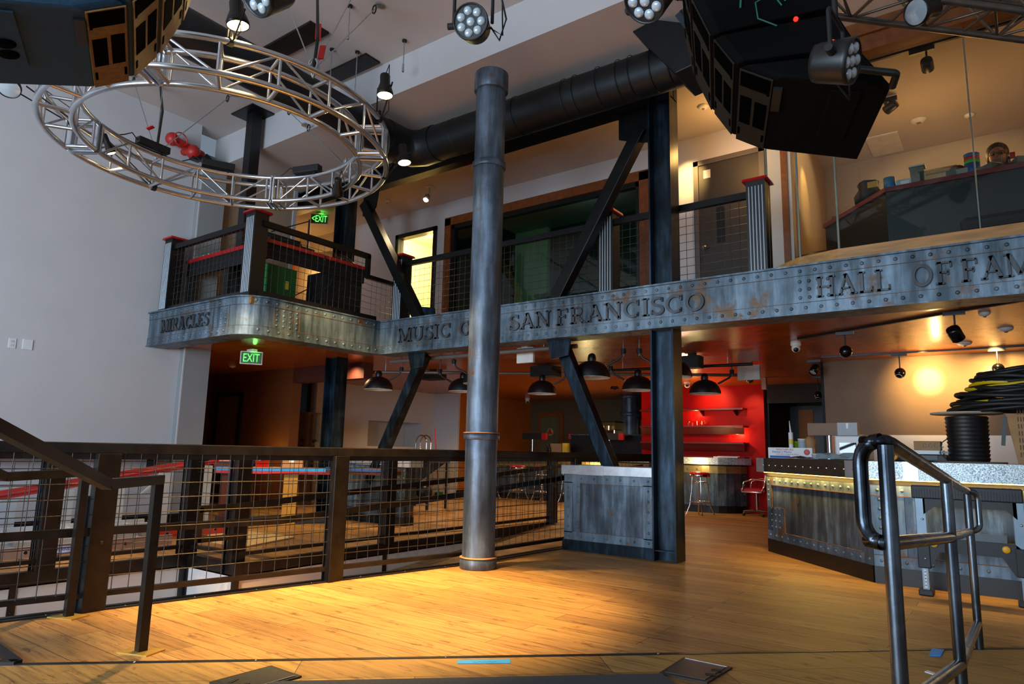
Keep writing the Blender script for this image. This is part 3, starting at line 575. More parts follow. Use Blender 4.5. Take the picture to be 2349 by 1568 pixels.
# round-tube handrail, front right
t = thing('tube_handrail', (-.35,4.6,0), 'bare round steel tube handrail with looped end at the right foreground', 'handrail')
NP,MP,FP = Vector((-.314,2.337,0)),Vector((-.239,3.382,0)),Vector((-.257,5.136,0)); rr = .0225
def bend(pts, r, n=6):
    out = [Vector(pts[0])]
    for a,b,c in zip(pts[:-2],pts[1:-1],pts[2:]):
        a,b,c = Vector(a),Vector(b),Vector(c); p = b+(a-b).normalized()*r; q = b+(c-b).normalized()*r
        out += [p.lerp(b,i/n).lerp(b.lerp(q,i/n),i/n) for i in range(n+1)]
    return out+[Vector(pts[-1])]
E0 = Vector((-.39,2.37,0))
MB().tube(bend([MP+Z3*.806,NP+Z3*.872+Vector((-.01,-.02,0)),E0+Z3*.875,E0+Z3*1.165,NP+Z3*1.175,MP+Z3*1.04,FP+Z3*.93],.07),rr,14).build('looped_top_rail', TUBE, t)
for P,z in ((NP,1.16),(MP,1.04),(FP,.93)): MB().cyl(P,P+Z3*z,rr,n=16).build('post', TUBE, t)
MB().tube([MP+Z3*.806,FP+Z3*.686],rr*.95,14).build('middle_rail', TUBE, t)
MB().tube(bend([FP+Z3*.93,FP+Vector((.05,.05,.92)),FP+Vector((.05,.05,.70)),FP+Z3*.686],.04),rr*.8,12).build('end_loop', TUBE, t)
MB().tube(bend([FP+Z3*.15,MP+Z3*.315,NP+Z3*.42],.03),rr,14).build('bottom_rail', TUBE, t)
# upstairs newel posts, rails, mesh
FLU = pbr('fluted_strip','c2cdd8',.3,.6,.05)
def newel(par, x, y, z0=ZT, h=1.09, s=.2):
    p = MB().box((x-s/2,y-s/2,z0),(x+s/2,y+s/2,z0+h)).build('newel_post', BLK, par)
    b = MB()
    for i in range(5): xx = x-s/2+.03+i*(s-.06)/4; b.cyl((xx,y-s/2-.001,z0+.05),(xx,y-s/2-.001,z0+h-.06),.008,n=8)
    b.build('fluting', FLU, p)
    c = s/2+.035; MB().hexa([(x-c,y-c,z0+h),(x+c,y-c,z0+h),(x+c,y+c,z0+h),(x-c,y+c,z0+h),(x-c+.01,y-c+.01,z0+h+.03),(x+c-.01,y-c+.01,z0+h+.03),(x+c-.01,y+c-.01,z0+h+.03),(x-c+.01,y+c-.01,z0+h+.03)]).add([(x-c+.01,y-c+.01,z0+h+.03),(x+c-.01,y-c+.01,z0+h+.03),(x+c-.01,y+c-.01,z0+h+.03),(x-c+.01,y+c-.01,z0+h+.03),(x,y,z0+h+.06)],[(0,1,4),(1,2,4),(2,3,4),(3,0,4)]).build('red_cap', REDP, p)
NX0 = ony(905,620,7.14).x-.02
t = thing('balcony_railing', (-8.5,4.8,ZT), 'black mesh railing around the balcony with red-capped fluted newel posts', 'railing')
newel(t,-9.72,4.80); newel(t,-7.66,4.80,h=1.1)
b = MB().bar((-9.7,4.76,3.93),(-7.66,4.76,3.93),.06,.075).bar((-7.56,4.82,3.93),(-7.56,6.62,3.93),.06,.075).bar((-7.56,6.6,3.95),(-7.56,6.6,3.6),.06,.06,(0,1,0)).bar((-7.56,6.6,3.62),(NX0,7.2,3.62),.06,.06); b.build('top_rail', DST, t)
MB().bar((-9.7,4.76,ZT+.05),(-7.66,4.76,ZT+.05),.05,.07).bar((-7.56,4.82,ZT+.05),(-7.56,6.8,ZT+.05),.05,.07).build('bottom_rail', BLK, t)
wiremesh(MB(),(-9.62,4.75),(-7.76,4.75),ZT+.08,3.9,.1).build('wire_mesh_panel', WIRE, t)
wiremesh(MB(),(-7.56,4.9),(-7.56,6.6),ZT+.08,3.9,.1).build('wire_mesh_panel', WIRE, t); wiremesh(MB(),(-7.56,6.6),(NX0,7.2),ZT+.08,3.6,.1).build('wire_mesh_panel', WIRE, t)
t = thing('gallery_railing', (-5,6.95,ZT), 'black mesh railing on the girder with red-capped fluted newel posts', 'railing')
yn = 7.24
NX = [ony(px_,py_,yn-.1).x for px_,py_ in ((913,620),(1388,580),(1735,500))]
for x in NX: newel(t,x,yn)
b = MB()
for x0,x1 in ((NX[0]+.1,NX[1]-.1),(NX[1]+.1,NX[2]-.1)):
    b.bar((x0,yn-.03,3.93),(x1,yn-.03,3.93),.06,.075); b.bar((x0,yn-.03,ZT+.05),(x1,yn-.03,ZT+.05),.05,.05)
    wiremesh(MB(),(x0,yn-.03),(x1,yn-.03),ZT+.08,3.9,.1).build('wire_mesh_panel', WIRE, t)
b.build('top_rail', DST, t)
# glass wall upstairs, right: oak ledge, panes, slim posts
t = thing('glass_balustrade', (-.5,6.98,ZT), 'tall frameless glass wall on a curved oak ledge upstairs at right', 'glass wall')
gx = [-1.95,-1.60,-1.22,-.09,1.1,2.3,3.5]; gy = lambda x: 6.98+(.28 if x<-1.9 else .1 if x<-1.5 else 0)
ptsL = [(-2.0,7.22)]+[(x,gy(x)-.12) for x in gx[1:]]
b = MB(); top = ZT+.12
for (xa,ya),(xb,yb2) in zip(ptsL[:-1],ptsL[1:]): b.hexa([(xa,ya,ZT),(xb,yb2,ZT),(xb,7.5,ZT),(xa,7.5,ZT),(xa,ya,top-.04 if xa<-1.9 else top),(xb,yb2,top),(xb,7.5,top),(xa,7.5,top)])
b.build('oak_ledge', OAK, t)
PNE = pane('balustrade_glass','f4f8f6',.03)
for a,c in zip(gx[:-1],gx[1:]): MB().bar((a+.012,gy(a),top+.96),(c-.012,gy(c),top+.96),.012,1.92).build('glass_pane', PNE, t)
for x in gx[:-1]: MB().cyl((x,gy(x)-.008,top),(x,gy(x)-.008,5.03),.007 if x>-.2 else .012,n=8).build('edge_strip', pbr('glass_edge','8f9c90',.2,.5), t)
# ================================================================== hanging gear
RC = Vector((-5.865,3.29,0)); RO,RI,ZL,ZH = 1.505,1.25,3.87,4.14
rp = lambda a,r,z: RC+Vector((math.cos(R(a))*r, math.sin(R(a))*r, z))
ring = thing('ring_truss', (RC.x,RC.y,ZL), 'circular polished aluminium box truss hung under the ceiling', 'truss')
for s in range(4):
    a0 = 36.6+90*s; seg = None; b = MB(); N = 24
    for r,z in ((RO,ZL),(RI,ZL),(RO,ZH),(RI,ZH)): b.tube([rp(a0+1+88*i/N,r,z) for i in range(N+1)],.025,10)
    K = 5
    for i in range(K+1):
        a = a0+3+84*i/K; e = .6
        b.tube([rp(a,RO,ZL),rp(a,RI,ZL)],.019,8).tube([rp(a,RO,ZH),rp(a,RI,ZH)],.016,8)
        b.tube([rp(a,RO,ZL),rp(a,RO,ZH)],.013,6).tube([rp(a,RI,ZL),rp(a,RI,ZH)],.013,6)
        if i<K:
            c = a+84/K; za,zb = (ZL,ZH) if i%2 else (ZH,ZL)
            b.tube([rp(a+e,RO,za),rp(c-e,RO,zb)],.011,6).tube([rp(a+e,RI,za),rp(c-e,RI,zb)],.011,6)
    seg = b.build('truss_segment', ALU, ring)
    for aa in (a0+.7,a0+89.3):
        T = Vector((-math.sin(R(aa)),math.cos(R(aa)),0)); q = MB()
        for (r1,z1),(r2,z2) in zip([(RO,ZL),(RI,ZL),(RI,ZH),(RO,ZH)],[(RI,ZL),(RI,ZH),(RO,ZH),(RO,ZL)]): q.bar(rp(aa,r1,z1),rp(aa,r2,z2),.014,.055,(rp(aa,1,0)-RC) if r1==r2 else (0,0,1))
        q.build('end_plate', ALU, seg)
def clamp(par, P, d=.0): return MB().lathe([(.034,-.02),(.036,0),(.034,.02)],P,12,(0,1,0)).box(P+Vector((-.012,-.012,.02)),P+Vector((.012,.012,.08))).build('hook_clamp', BLKM, par)
def par_lamp(P, tgt, hang, label, power=0, r=.062, ang=70):
    P = Vector(P); d = (Vector(tgt)-P).normalized(); t = thing('par_lamp', P, label, 'stage light', 'warm lamps on the ring truss')
    MB().lathe([(.0,-.2),(r*.55,-.2),(r*.62,-.19),(r*.62,-.12),(r*.85,-.07),(r,-.03),(r,0),(r*.93,0),(r*.8,-.03)],P,24,d).build('housing', pbr('lamp_housing','15120d',.4,.3), t)
    MB().lathe([(r*.93,-.006),(r*.6,.002),(0,.006)],P,24,d).build('lens', LAMPW if power else LEDG, t)
    s = d.cross(Z3).normalized() if abs(d.z)<.98 else X3.copy(); q = P-d*.1
    MB().tube([q+s*(r+.02),Vector(hang)+s*(r+.02)*.4,Vector(hang),Vector(hang)-s*(r+.02)*.4,q-s*(r+.02)],.007,6).build('yoke', BLKM, t)
    clamp(t,Vector(hang))
    MB().tube([q-d*.09, q-d*.16+Vector((.05,0,.02)), Vector(hang)+Vector((.1,.02,.06)), Vector(hang)+Vector((.02,.02,.02))],.004,5).build('power_cable', CLOTH, t)
    if power: spot('par_lamp_beam', P+d*.02, tgt, power, WARM, ang, .55, .05)
    return t
FL = Vector((-3.6,3.5,0))
L1 = onz(546,60,4.3); par_lamp(L1,(-4.3,3.1,0),rp(-31,RO,ZH),'lit par lamp on the near side of the ring truss, nearest the speaker array',1300,.086,58)
L2 = onz(883,220,4.10); par_lamp(L2,(-3.9,3.7,0),rp(28,RO,ZH),'lit par lamp sticking out right from the ring truss under the soffit',1200,.07,54)
L3 = onz(928,374,3.95); par_lamp(L3,(-4.0,4.6,0),rp(55,RO,ZL),'lit par lamp right of the ring truss, near the duct elbow',380,.068,50)
L4 = onz(775,447,3.8); par_lamp(L4,(-7.2,5.8,2.2),rp(85,RI,ZL),'lit par lamp showing inside the far side of the ring truss',330,.062,48)
L5 = onz(256,352,4.02); par_lamp(L5,(-6.9,4.8,0),rp(178,RO,ZL),'small par lamp inside the left part of the ring truss',420,.045,75)
L6 = onz(20,203,3.9); par_lamp(L6,L6+Vector((.7,-.3,-1)),rp(218,RO,ZH),'unlit par lamp with pale lens peeking out below the left speaker array',0,.085)
for a,l in ((186,'black led batten on the left inside of the ring truss'),(154,'black led batten on the far left inside of the ring truss'),(107,'black led batten on the far inside of the ring truss, right of the end plates'),):
    P = rp(a,RI-.02,ZH+.07); T = Vector((-math.sin(R(a)),math.cos(R(a)),0)); t = thing('led_batten', P, l, 'stage light', 'led battens on the ring truss')
    MB().bar(P-T*.17,P+T*.17,.09,.075).build('housing', BLK, t, bevel=.006); MB().bar(P-T*.1-Z3*.04,P-T*.1-Z3*.07,.02,.03,(1,0,0)).build('bracket', BLKM, t); MB().tube([P+T*.17,P+T*.23+Z3*.05,P+T*.3,P+T*.42-Z3*.06],.006,5).build('power_cable', CLOTH, t)
def bridle(top, legs, label, hose=None, red=()):
    top = Vector(top); t = thing('rigging_bridle', top, label, 'rigging', 'wire bridles holding the ring truss')
    for i,l in enumerate(legs):
        l = Vector(l); MB().tube([top,top.lerp(l,.9)],.006,6).build('wire_rope', GALV, t)
        q = top.lerp(l,.9); MB().tube([q+Vector((.03*math.cos(k),.0,.05*math.sin(k))) for k in [j*math.pi/4 for j in range(8)]],.008,6,closed=True).build('shackle', BLKM, t)
        MB().cyl(top.lerp(l,.92),l,.008,n=8).cyl(l-Z3*.02,l,.05,n=12).build('ceiling_rod', GALV, t)
    if hose: MB().tube([top,*hose],.014,8).build('chain_bag_hose', CLOTH, t)
    for p,q in red: MB().bar(p,q,.05,.012).build('red_sling_tag', pbr('red_nylon','c3170f',.6), t)
    b = MB()
    for k in range(4): a = k*1.57; b.tube([top+Vector((0,0,-.06)),top+Vector((.05*math.cos(a),.05*math.sin(a),.05)),top+Vector((.02*math.cos(a),.02*math.sin(a),.1))],.009,6)
    b.build('shackle_cluster', GALV, t); return t
A1 = rp(181,RI+.12,ZH+.06); bridle(A1,[onz(302,170,ZU),onz(378,150,ZU),onz(536,215,ZU)],'wire bridle rising from the left of the ring truss with a red flag tag',[A1+Vector((-.4,.2,.7)),onz(368,200,ZU)],[(onz(338,296,4.6),onz(352,290,4.63))])
A2 = rp(-4,RO-.1,ZH+.06); bridle(A2,[onz(640,-40,ZU),onz(870,10,ZU),onz(820,-30,ZU)],'wire bridle rising from the near right of the ring truss with two red slings',[A2+Vector((.0,.02,.3)),onz(728,-30,5.9)],[(onz(729,90,4.7),onz(731,55,4.95)),(onz(735,135,4.4),onz(741,105,4.55))])
A3 = rp(86,RI+.12,ZH+.06); bridle(A3,[onz(652,245,ZU),onz(700,285,ZC)],'wire bridle rising from the far right of the ring truss toward the soffit')
for i,(x,y) in enumerate(((928,92),(803,12),(762,112),(820,118))):
    P = onz(x,y,ZU); t = thing('ceiling_rod', P, ['threaded rod end hanging from the ceiling right of the ring truss','threaded rod end hanging from the ceiling close to the top edge','threaded rod with a shackle between the two ceiling plates','thin threaded rod hanging before the white soffit'][i], 'rod', 'threaded ceiling rods')
    L = (.42,.42,.55,.95)[i]; MB().cyl(P,P-Z3*L,.006,n=8).build('rod', GALV, t); MB().cyl(P-Z3*(L-.1),P-Z3*L,.013,n=8).build('coupler', GALV, t); MB().cyl(P,P-Z3*.02,.03,n=12).build('ceiling_cup', BLKM, t)
    if i>1: MB().tube([P-Z3*(L+.02)+Vector((.035*math.cos(k),0,.06*math.sin(k)-.04)) for k in [j*math.pi/5 for j in range(10)]],.014,6,closed=True).build('shackle', BLKM, t)
# LED par cans
def led_can(px, py, dist, face, label, n=8, r=.11, yoke=True):
    d0 = ray(px,py).normalized(); P = CAM+d0*dist; d = Vector(face).normalized(); t = thing('led_par_can', P, label, 'stage light', 'led par cans')
    MB().lathe([(0,-.17),(r*.8,-.17),(r*.86,-.15),(r*.95,-.05),(r,-.01),(r,.012),(r*.93,.015),(r*.9,0)],P,28,d).build('housing', BLK, t)
    MB().lathe([(r*.92,.003),(0,.004)],P,28,d).build('front_plate', BLKP, t)
    s = d.cross(Z3).normalized(); u = s.cross(d)
    cs = [(0,0)]+[(math.cos(2*math.pi*(k+.5)/(n-1))*r*.6,math.sin(2*math.pi*(k+.5)/(n-1))*r*.6) for k in range(n-1)]
    for a,c in cs: MB().lathe([(r*.24,0),(r*.22,.008),(r*.12,.014),(0,.016)],P+s*a+u*c+d*.004,14,d).build('lens', LEDG, t)
    q = P-d*.06; top = q+Z3*(r+.12)
    MB().tube(bend([q+s*(r+.012),q+s*(r+.012)+Z3*(r+.12),q-s*(r+.012)+Z3*(r+.12),q-s*(r+.012)],.03),.011,8).build('yoke', BLKM, t)
    MB().cyl(q+s*(r+.0),q+s*(r+.05),.02,n=10).build('yoke_knob', BLKM, t)
    MB().cyl(top,top+Z3*.12,.014,n=8).build('hook_clamp', BLKM, t)
    MB().tube([q-s*r*.9-d*.08,q-s*(r+.06)-Z3*.12,q-s*(r+.1)+Z3*.02,q-s*(r+.06)+Z3*.2],.006,6).tube([q-s*r*.8-d*.08,q-s*(r+.08)-Z3*.09,q-s*(r+.07)+Z3*.2],.005,6).build('power_cable', CLOTH, t)
    return t,top+Z3*.12
_,h1 = led_can(1080,50,4.6,(.42,-.82,-.30),'round led par can hanging alone in front of the white soffit',8)
_,h2 = led_can(1480,2,3.8,(-.2,-.62,-.75),'led par can at the top edge left of the right speaker array',8)
_,h3 = led_can(590,-14,4.0,(-.1,-.75,-.6),'led par can cut by the top edge above the ring truss',8)
_,h4 = led_can(1952,140,3.9,RT*.72-fwd*.66-UP*.2,'led par can on a square yoke beside the right speaker array',7)
for P,l in ((h1,'black drop pipe carrying the lone led par can'),(h3,'black drop pipe above the ring truss led par can'),(h2,'black drop pipe carrying the led par can by the right array')):
    MB().cyl(P,(P.x,P.y,ZU),.02,n=10).build('drop_pipe', BLKM, label=l, cat='pipe')
# straight box truss, right
tr = thing('box_truss', (-.8,4.9,4.2), 'straight box truss carrying the right speaker array at the top edge', 'truss')
q0,q1 = Vector((-1.75,3.92,4.22)),Vector((.55,6.22,4.22)); dd = (q1-q0).normalized(); nn = Vector((dd.y,-dd.x,0))
b = MB(); ch = [(0,0),(.29,0),(0,.29),(.29,.29)]
for n_,z_ in ch: b.tube([q0+nn*n_+Z3*z_,q1+nn*n_+Z3*z_],.025,10)
TRM = pbr('dark_truss','7a736a',.35,.9,.15); b.build('chords', TRM, tr); b = MB(); L = (q1-q0).length; K = 11
for i in range(K):
    s0,s1 = L*i/K,L*(i+1)/K; f = (0,.29) if i%2 else (.29,0)
    for n_ in (0,.29): b.tube([q0+dd*s0+nn*n_+Z3*f[0],q0+dd*s1+nn*n_+Z3*f[1]],.011,6)
    for z_ in (0,.29): b.tube([q0+dd*s0+nn*f[0]+Z3*z_,q0+dd*s1+nn*f[1]+Z3*z_],.011,6); b.tube([q0+dd*s0+Z3*z_,q0+dd*s0+nn*.29+Z3*z_],.011,6)
b.build('lacing', TRM, tr)
for s in (.3,L-.4): MB().cyl(q0+dd*s+nn*.145+Z3*.3,q0+dd*s+nn*.145+Z3*(ZU-4.22),.012,n=8).build('hoist_chain', BLKM, tr)
P = onz(2100,28,4.1); t = par_lamp(P,P+Vector((-.55,-.75,-.35)),P+Vector((.05,.05,.2)),'black theatre lantern with a pale lens under the box truss at the top right',0,.09)
t['group'] = 'unlit theatre lanterns'
# line arrays
def line_array(A, D, front, label, mbox, mfront, ledmess, extra):
    A = Vector(A); Lv = Vector(D)-A; w = Lv.length; Lv.normalize(); Fv = Vector((-Lv.y,Lv.x,0))*front
    Pt = lambda f,z,k: A+Fv*f+Z3*z+Lv*(w*k)
    t = thing('line_array', A, label, 'speaker array', 'curved speaker arrays')
    prof = [[(0,0),(.186,.105),(-.44,.09),(-.577,-.133)],[(.205,.128),(.318,.311),(-.33,.34),(-.43,.12)],[(.332,.325),(.437,.59),(-.24,.64),(-.33,.38)],[(.445,.60),(.50,.88),(-.17,.95),(-.23,.68)]]
    for i,p in enumerate(prof):
        b = MB(); r = .035; ks = (0,.03,.97,1)
        ins = lambda q,k,e: q if 0<k<1 else (q[0]-r*e*.8, q[1])
        vs = []
        for k in ks:
            pp = [(p[0][0]-(.05 if k in(0,1) else 0),p[0][1]+(.0 if k in (0,1) else 0)),(p[1][0]-(.05 if k in(0,1) else 0),p[1][1]),p[2],p[3]]; vs += [Pt(f,z,k) for f,z in pp]
        fs = [(0,1,2,3),(15,14,13,12)]+[(i2*4+j,(i2+1)*4+j,(i2+1)*4+(j+1)%4,i2*4+(j+1)%4) for i2 in range(3) for j in range(4)]
        b.add(vs,fs); cab = b.build('cabinet', mbox, t, bevel=.012)
        a,c = Vector((p[0][0],0,p[0][1])),Vector((p[1][0],0,p[1][1])); fn = Vector((c.z-a.z,0,-(c.x-a.x))).normalized()
        F2 = lambda u,k,o=0: A+Lv*(w*k)+Fv*(a.x+(c.x-a.x)*u+fn.x*o)+Z3*(a.z+(c.z-a.z)*u+fn.z*o)
        pl = lambda u0,u1,k0,k1,o0,o1: MB().hexa([F2(u0,k0,o0),F2(u1,k0,o0),F2(u1,k1,o0),F2(u0,k1,o0),F2(u0,k0,o1),F2(u1,k0,o1),F2(u1,k1,o1),F2(u0,k1,o1)])
        fr = pl(.03,.97,.03,.97,0,.008).build('front_baffle', mfront, cab)
        pl(.1,.46,.32,.66,.006,.011).build('port', VOID, cab); pl(.56,.9,.32,.68,.006,.011).build('port', VOID, cab)
        for u,k in ((.08,.14),(.86,.14),(.08,.78)): pl(u,u+.07,k,k+.1,.006,.011).build('grip_slot', VOID, cab)
        pl(.08,.92,.80,.96,.006,.012).build('horn_mouth', VOID, cab)
    U = Vector((-.577,0,-.133)).normalized(); un = Vector((-.133,0,.577)).normalized()*-1
    q = lambda s,k,o=0: A+Lv*(w*k)+Fv*(U.x*s+(.22*o))+Z3*(U.z*s-.97*o)
    MB().hexa([q(.30,.30,0),q(.30,.92,0),q(.46,.92,0),q(.46,.30,0),q(.30,.30,.012),q(.30,.92,.012),q(.46,.92,.012),q(.46,.30,.012)]).build('connector_plate', mbox, t, bevel=.004)
    for k in (() if extra else (.44,.57)): MB().lathe([(.05,.012),(.05,.016),(0,.016)],q(.38,k),20,Fv*.22-Z3*.97).build('connector_socket', VOID, t)
    MB().hexa([q(.0,.62,0),q(.0,.9,0),q(.05,.9,0),q(.05,.62,0),q(0,.62,.014),q(0,.9,.014),q(.05,.9,.014),q(.05,.62,.014)]).build('rigging_plate', BLK, t)
    # rigging frame above and rear amplifier clutter
    b = MB()
    for k in (.12,.88): b.bar(Pt(.40,.9,k),Pt(.05,1.12,.5),.05,.03).bar(Pt(-.2,.9,k),Pt(.05,1.12,.5),.05,.03).bar(Pt(.45,.9,k),Pt(-.25,.92,k),.05,.04)
    b.build('flying_frame', BLKM, t); MB().cyl(Pt(.05,1.12,.5),Pt(.05,1.12,.5)+Z3*(.9 if extra else 1.4),.012,n=8).build('hoist_chain', BLKM, t)
    if extra:
        for f,z,k,c in ((-.30,.16,1.01,'ff2018'),(-.12,.33,1.01,'ff2018'),(-.02,.52,1.01,'22ff40'),(.1,.55,1.01,'ff3030')):
            MB().ball(Pt(f,z,k),.014,8).build('status_led', glow('led_'+c,c,2.2), t)
        GC = pbr('green_cable','0d5c47',.5)
        MB().tube([Pt(.17,.45,1.01),Pt(.15,.7,1.04),Pt(.02,.72,1.05),Pt(-.06,.6,1.04),Pt(-.07,.45,1.01)],.007,6).tube([Pt(-.02,.30,1.02),Pt(.08,.35,1.04),Pt(.09,.45,1.04),Pt(.0,.5,1.03),Pt(-.05,.42,1.02)],.005,6).build('signal_cable', GC, t)
        R0,R1 = onz(1893,162,3.62),onz(1876,-20,4.0)
        MB().cyl(R0,R1,.012,n=8).build('safety_rope', pbr('pale_rope','6f9aa3',.6), t); MB().tube([R0+Vector((.035*math.cos(k),.0,.05*math.sin(k)-.04)) for k in [j*math.pi/5 for j in range(10)]],.01,6,closed=True).build('snap_hook', GALV, t)
        H0 = Pt(-.50,-.12,1.0); hd = Fv*-1
        MB().tube(bend([Pt(-.40,-.06,.99),Pt(-.40,-.06,1.09),Pt(-.58,-.11,1.09),Pt(-.577,-.133,.99)],.02),.02,8).build('carry_handle', BLK, t)
    return t
ARB = pbr('array_cabinet_black','020203',.8,0,.2,30,spec=.1); ARL = pbr('array_cabinet_blue_lit','0a2c3e',.5,0,.2,60,.1,300,spec=.3); ARF = pbr('array_grille_warm_lit','6e5228',.55,.1,.2,30)  # left array: blue LED light and warm light put into cabinet and grille colours
line_array(onz(1753,345,3.2),onz(1778,178,3.2),-1,'black curved line array hung on the right, seen from below in shadow',ARB,pbr('array_grille_shaded','231e15',.7,0,.2,30,spec=.2),True,True)  # same grille in a darker copy, shade put into its colour
line_array(onz(215,203,3.3),onz(190,20,3.3),1,'curved line array hung at the top left with warm-lit front grilles',ARL,ARF,False,False)
# red sprinkler valve on the ceiling
P = onx(435,343,-9.72); t = thing('sprinkler_valve', P, 'red sprinkler valve with black handles under the ceiling behind the ring truss', 'valve')
RV = pbr('red_cast_iron','b0231d',.45,0,.2)
V = lambda u,w_,d=0: P+Vector((d,u,w_))
MB().cyl(V(-.25,.06),V(.2,-.02),.065,n=14).ball(V(-.27,.06),.10,12).ball(V(.03,-.04,.05),.11,12).build('valve_body', RV, t)
MB().lathe([(.1,0),(.115,.012),(.1,.024)],V(-.2,.05,.1),16,(1,.1,0)).build('handwheel', RV, t)
MB().bar(V(.0,-.12,.06),V(.14,-.12,.06),.1,.09).bar(V(.22,-.02,.03),V(.38,-.13,.03),.08,.07).build('handle', BLK, t)
MB().cyl(P+Vector((-.2,0,0)),P,.05,n=10).build('wall_pipe', RV, t)
# ================================================================== ground floor furniture and things
def thing_mb(mb, name, mt, label, cat, group=None, **k): return mb.build(name, mt, label=label, cat=cat, group=group, **k)
def prect(x0,y0,x1,y1,Y):  # photo rectangle on plane y=Y -> (x0,z0,x1,z1)
    a,c = ony(x0,y1,Y),ony(x1,y0,Y); return a.x,a.z,c.x,c.z
BANDM = pbr('brushed_band','c9d0d6',.38,.7,.08,14)
# counters at the column feet
def half_counter(x0,x1,y0,y1,label,leg=None):
    t = thing('riveted_counter', ((x0+x1)/2,(y0+y1)/2,0), label, 'counter', 'riveted half-height counters')
    MB().box((x0+.03,y0,.12),(x1,y1,.86)).build('body', PA2, t)
    MB().box((x0+.01,y0-.012,0),(x1,y1,.12)).build('kickplate', HST, t)
    b = MB().box((x0+.03,y0-.006,.12),(x1,y0,.21)).box((x0+.03,y0-.006,.76),(x1,y0,.86)).box((x0+.03,y0-.006,.2),(x0+.14,y0,.77)).box((x1-.12,y0-.006,.2),(x1,y0,.77)).box((x0+.20,y0-.004,.2),(x0+.24,y0,.77)); n = 7
    for i in range(n):
        x = x0+.09+(x1-x0-.15)*i/(n-1); b.rivet((x,y0-.006,.165),(0,-1,0),.014); b.rivet((x,y0-.006,.815),(0,-1,0),.014)
    for i in range(5): z = .27+.11*i; b.rivet((x0+.085,y0-.006,z),(0,-1,0),.014); b.rivet((x1-.06,y0-.006,z),(0,-1,0),.014)
    for z in (.33,.55,.72): b.rivet((x0+.205,y0-.004,z),(0,-1,0),.012); b.rivet((x0+.235,y0-.004,z),(0,-1,0),.012)
    b.build('frame_strips', PA, t)
    q = MB()
    for a_,c_ in (((x0+.25,.21),(x1-.12,.215)),((x0+.25,.755),(x1-.12,.76)),((x0+.25,.21),(x0+.255,.76)),((x1-.125,.21),(x1-.12,.76))): q.box((a_[0],y0-.003,a_[1]),(c_[0],y0,c_[1]))
    q.build('rusted_seam', RUSTL, t)
    MB().box((x0,y0-.03,.86),(x1,y1,.965)).build('top_band', BANDM, t, bevel=.004); MB().box((x0+.24,y0-.035,.858),(x0+.56,y0-.03,.968)).build('band_splice_plate', BANDM, t)
    if leg:
        MB().box((leg,y0,.0),(leg+.2,y0+.2,.12)).build('leg_foot', BLK, t); l = MB().box((leg+.01,y0+.005,.12),(leg+.19,y0+.19,.84)).build('leg', PA2, t)
        b = MB()
        for i in range(7):
            for dx in (.05,.15): b.rivet((leg+dx,y0+.005,.18+.1*i),(0,-1,0),.013)
        b.build('leg_rivets', PA, l); MB().box((leg-.05,y0-.02,.84),(leg+.3,y0+.25,.95)).build('leg_cap', BANDM, t)
    return t
half_counter(-4.33,-3.175,6.94,7.4,'blue-grey riveted counter with bright metal band between column and railing')
half_counter(-8.5,-7.62,7.25,7.7,'blue-grey riveted counter with a riveted leg behind the ramp railing',-7.42)
# bar on the right
Bp = [Vector((-2.44,8.58,0)),Vector((-1.11,7.18,0)),Vector((3.4,7.12,0))]
bar = thing('steel_clad_bar', (-1.1,7.5,0), 'large riveted steel-clad bar with a glowing strip under its counter edge, right', 'bar')
def faces(mb, off, z0, z1, th=.02, idx=(0,1)):
    for i in idx:
        p,q = Bp[i],Bp[i+1]; d = (q-p).normalized(); n = Vector((d.y,-d.x,0)); mb.bar(p+n*(off-th/2)+Z3*(z0+z1)/2,q+n*(off-th/2)+Z3*(z0+z1)/2,th,z1-z0)
b = MB().prism([Bp[0],Bp[1],Bp[2],(3.4,7.75,0),(-.9,7.8,0),(-2.0,9.0,0)],(0,0,.88)); b.v = [Vector(v) for v in b.v]; b.build('bar_body', PA2, bar)
b = MB(); faces(b,.02,0,.15); b.build('kickplate', BLK, bar)
b = MB(); faces(b,.012,.15,.25,.014); faces(b,.012,.78,.88,.014)
for i,s0,s1,z0,z1 in ((0,0,.06,.25,.78),(0,0,.20,.25,.52),(0,.93,1,.25,.78),(1,0,.06,.25,.78),(1,.075,.09,.42,.78),(1,.32,.36,.25,.78)):
    p,q = Bp[i],Bp[i+1]; d = q-p; n = Vector((d.y,-d.x,0)).normalized(); b.bar(p+d*s0+n*.005+Z3*(z0+z1)/2,p+d*s1+n*.005+Z3*(z0+z1)/2,.012,z1-z0)
BFS = b
b = MB()
for i,s0,s1,z0,z1 in ((0,.06,.93,.775,.782),(0,.2,.93,.248,.254),(0,.06,.2,.52,.526),(1,.0,1,.775,.782),(1,.0,1,.248,.254)):
    p,q = Bp[i],Bp[i+1]; d = q-p; n = Vector((d.y,-d.x,0)).normalized(); b.bar(p+d*s0+n*.013+Z3*(z0+z1)/2,p+d*s1+n*.013+Z3*(z0+z1)/2,.014,z1-z0)
for i,s_,z0,z1 in ((0,.06,.52,.78),(0,.2,.25,.52),(0,.93,.25,.78),(1,.09,.42,.78)):
    p,q = Bp[i],Bp[i+1]; d = q-p; n = Vector((d.y,-d.x,0)).normalized(); b.bar(p+d*s_+n*.008+Z3*z0,p+d*s_+n*.008+Z3*z1,.008,.012,n)
b.build('rusted_seam', RUSTL, bar)
b = BFS
for i in (0,1):
    p,q = Bp[i],Bp[i+1]; L = (q-p).length if i==0 else 1.6; d = (q-p).normalized(); n = Vector((d.y,-d.x,0)); s = .06
    while s<L:
        b.rivet(p+d*s+n*.012+Z3*.83,n,.016)
        b.rivet(p+d*s+n*.012+Z3*.20,n,.015); s += .13 if i==0 else .2
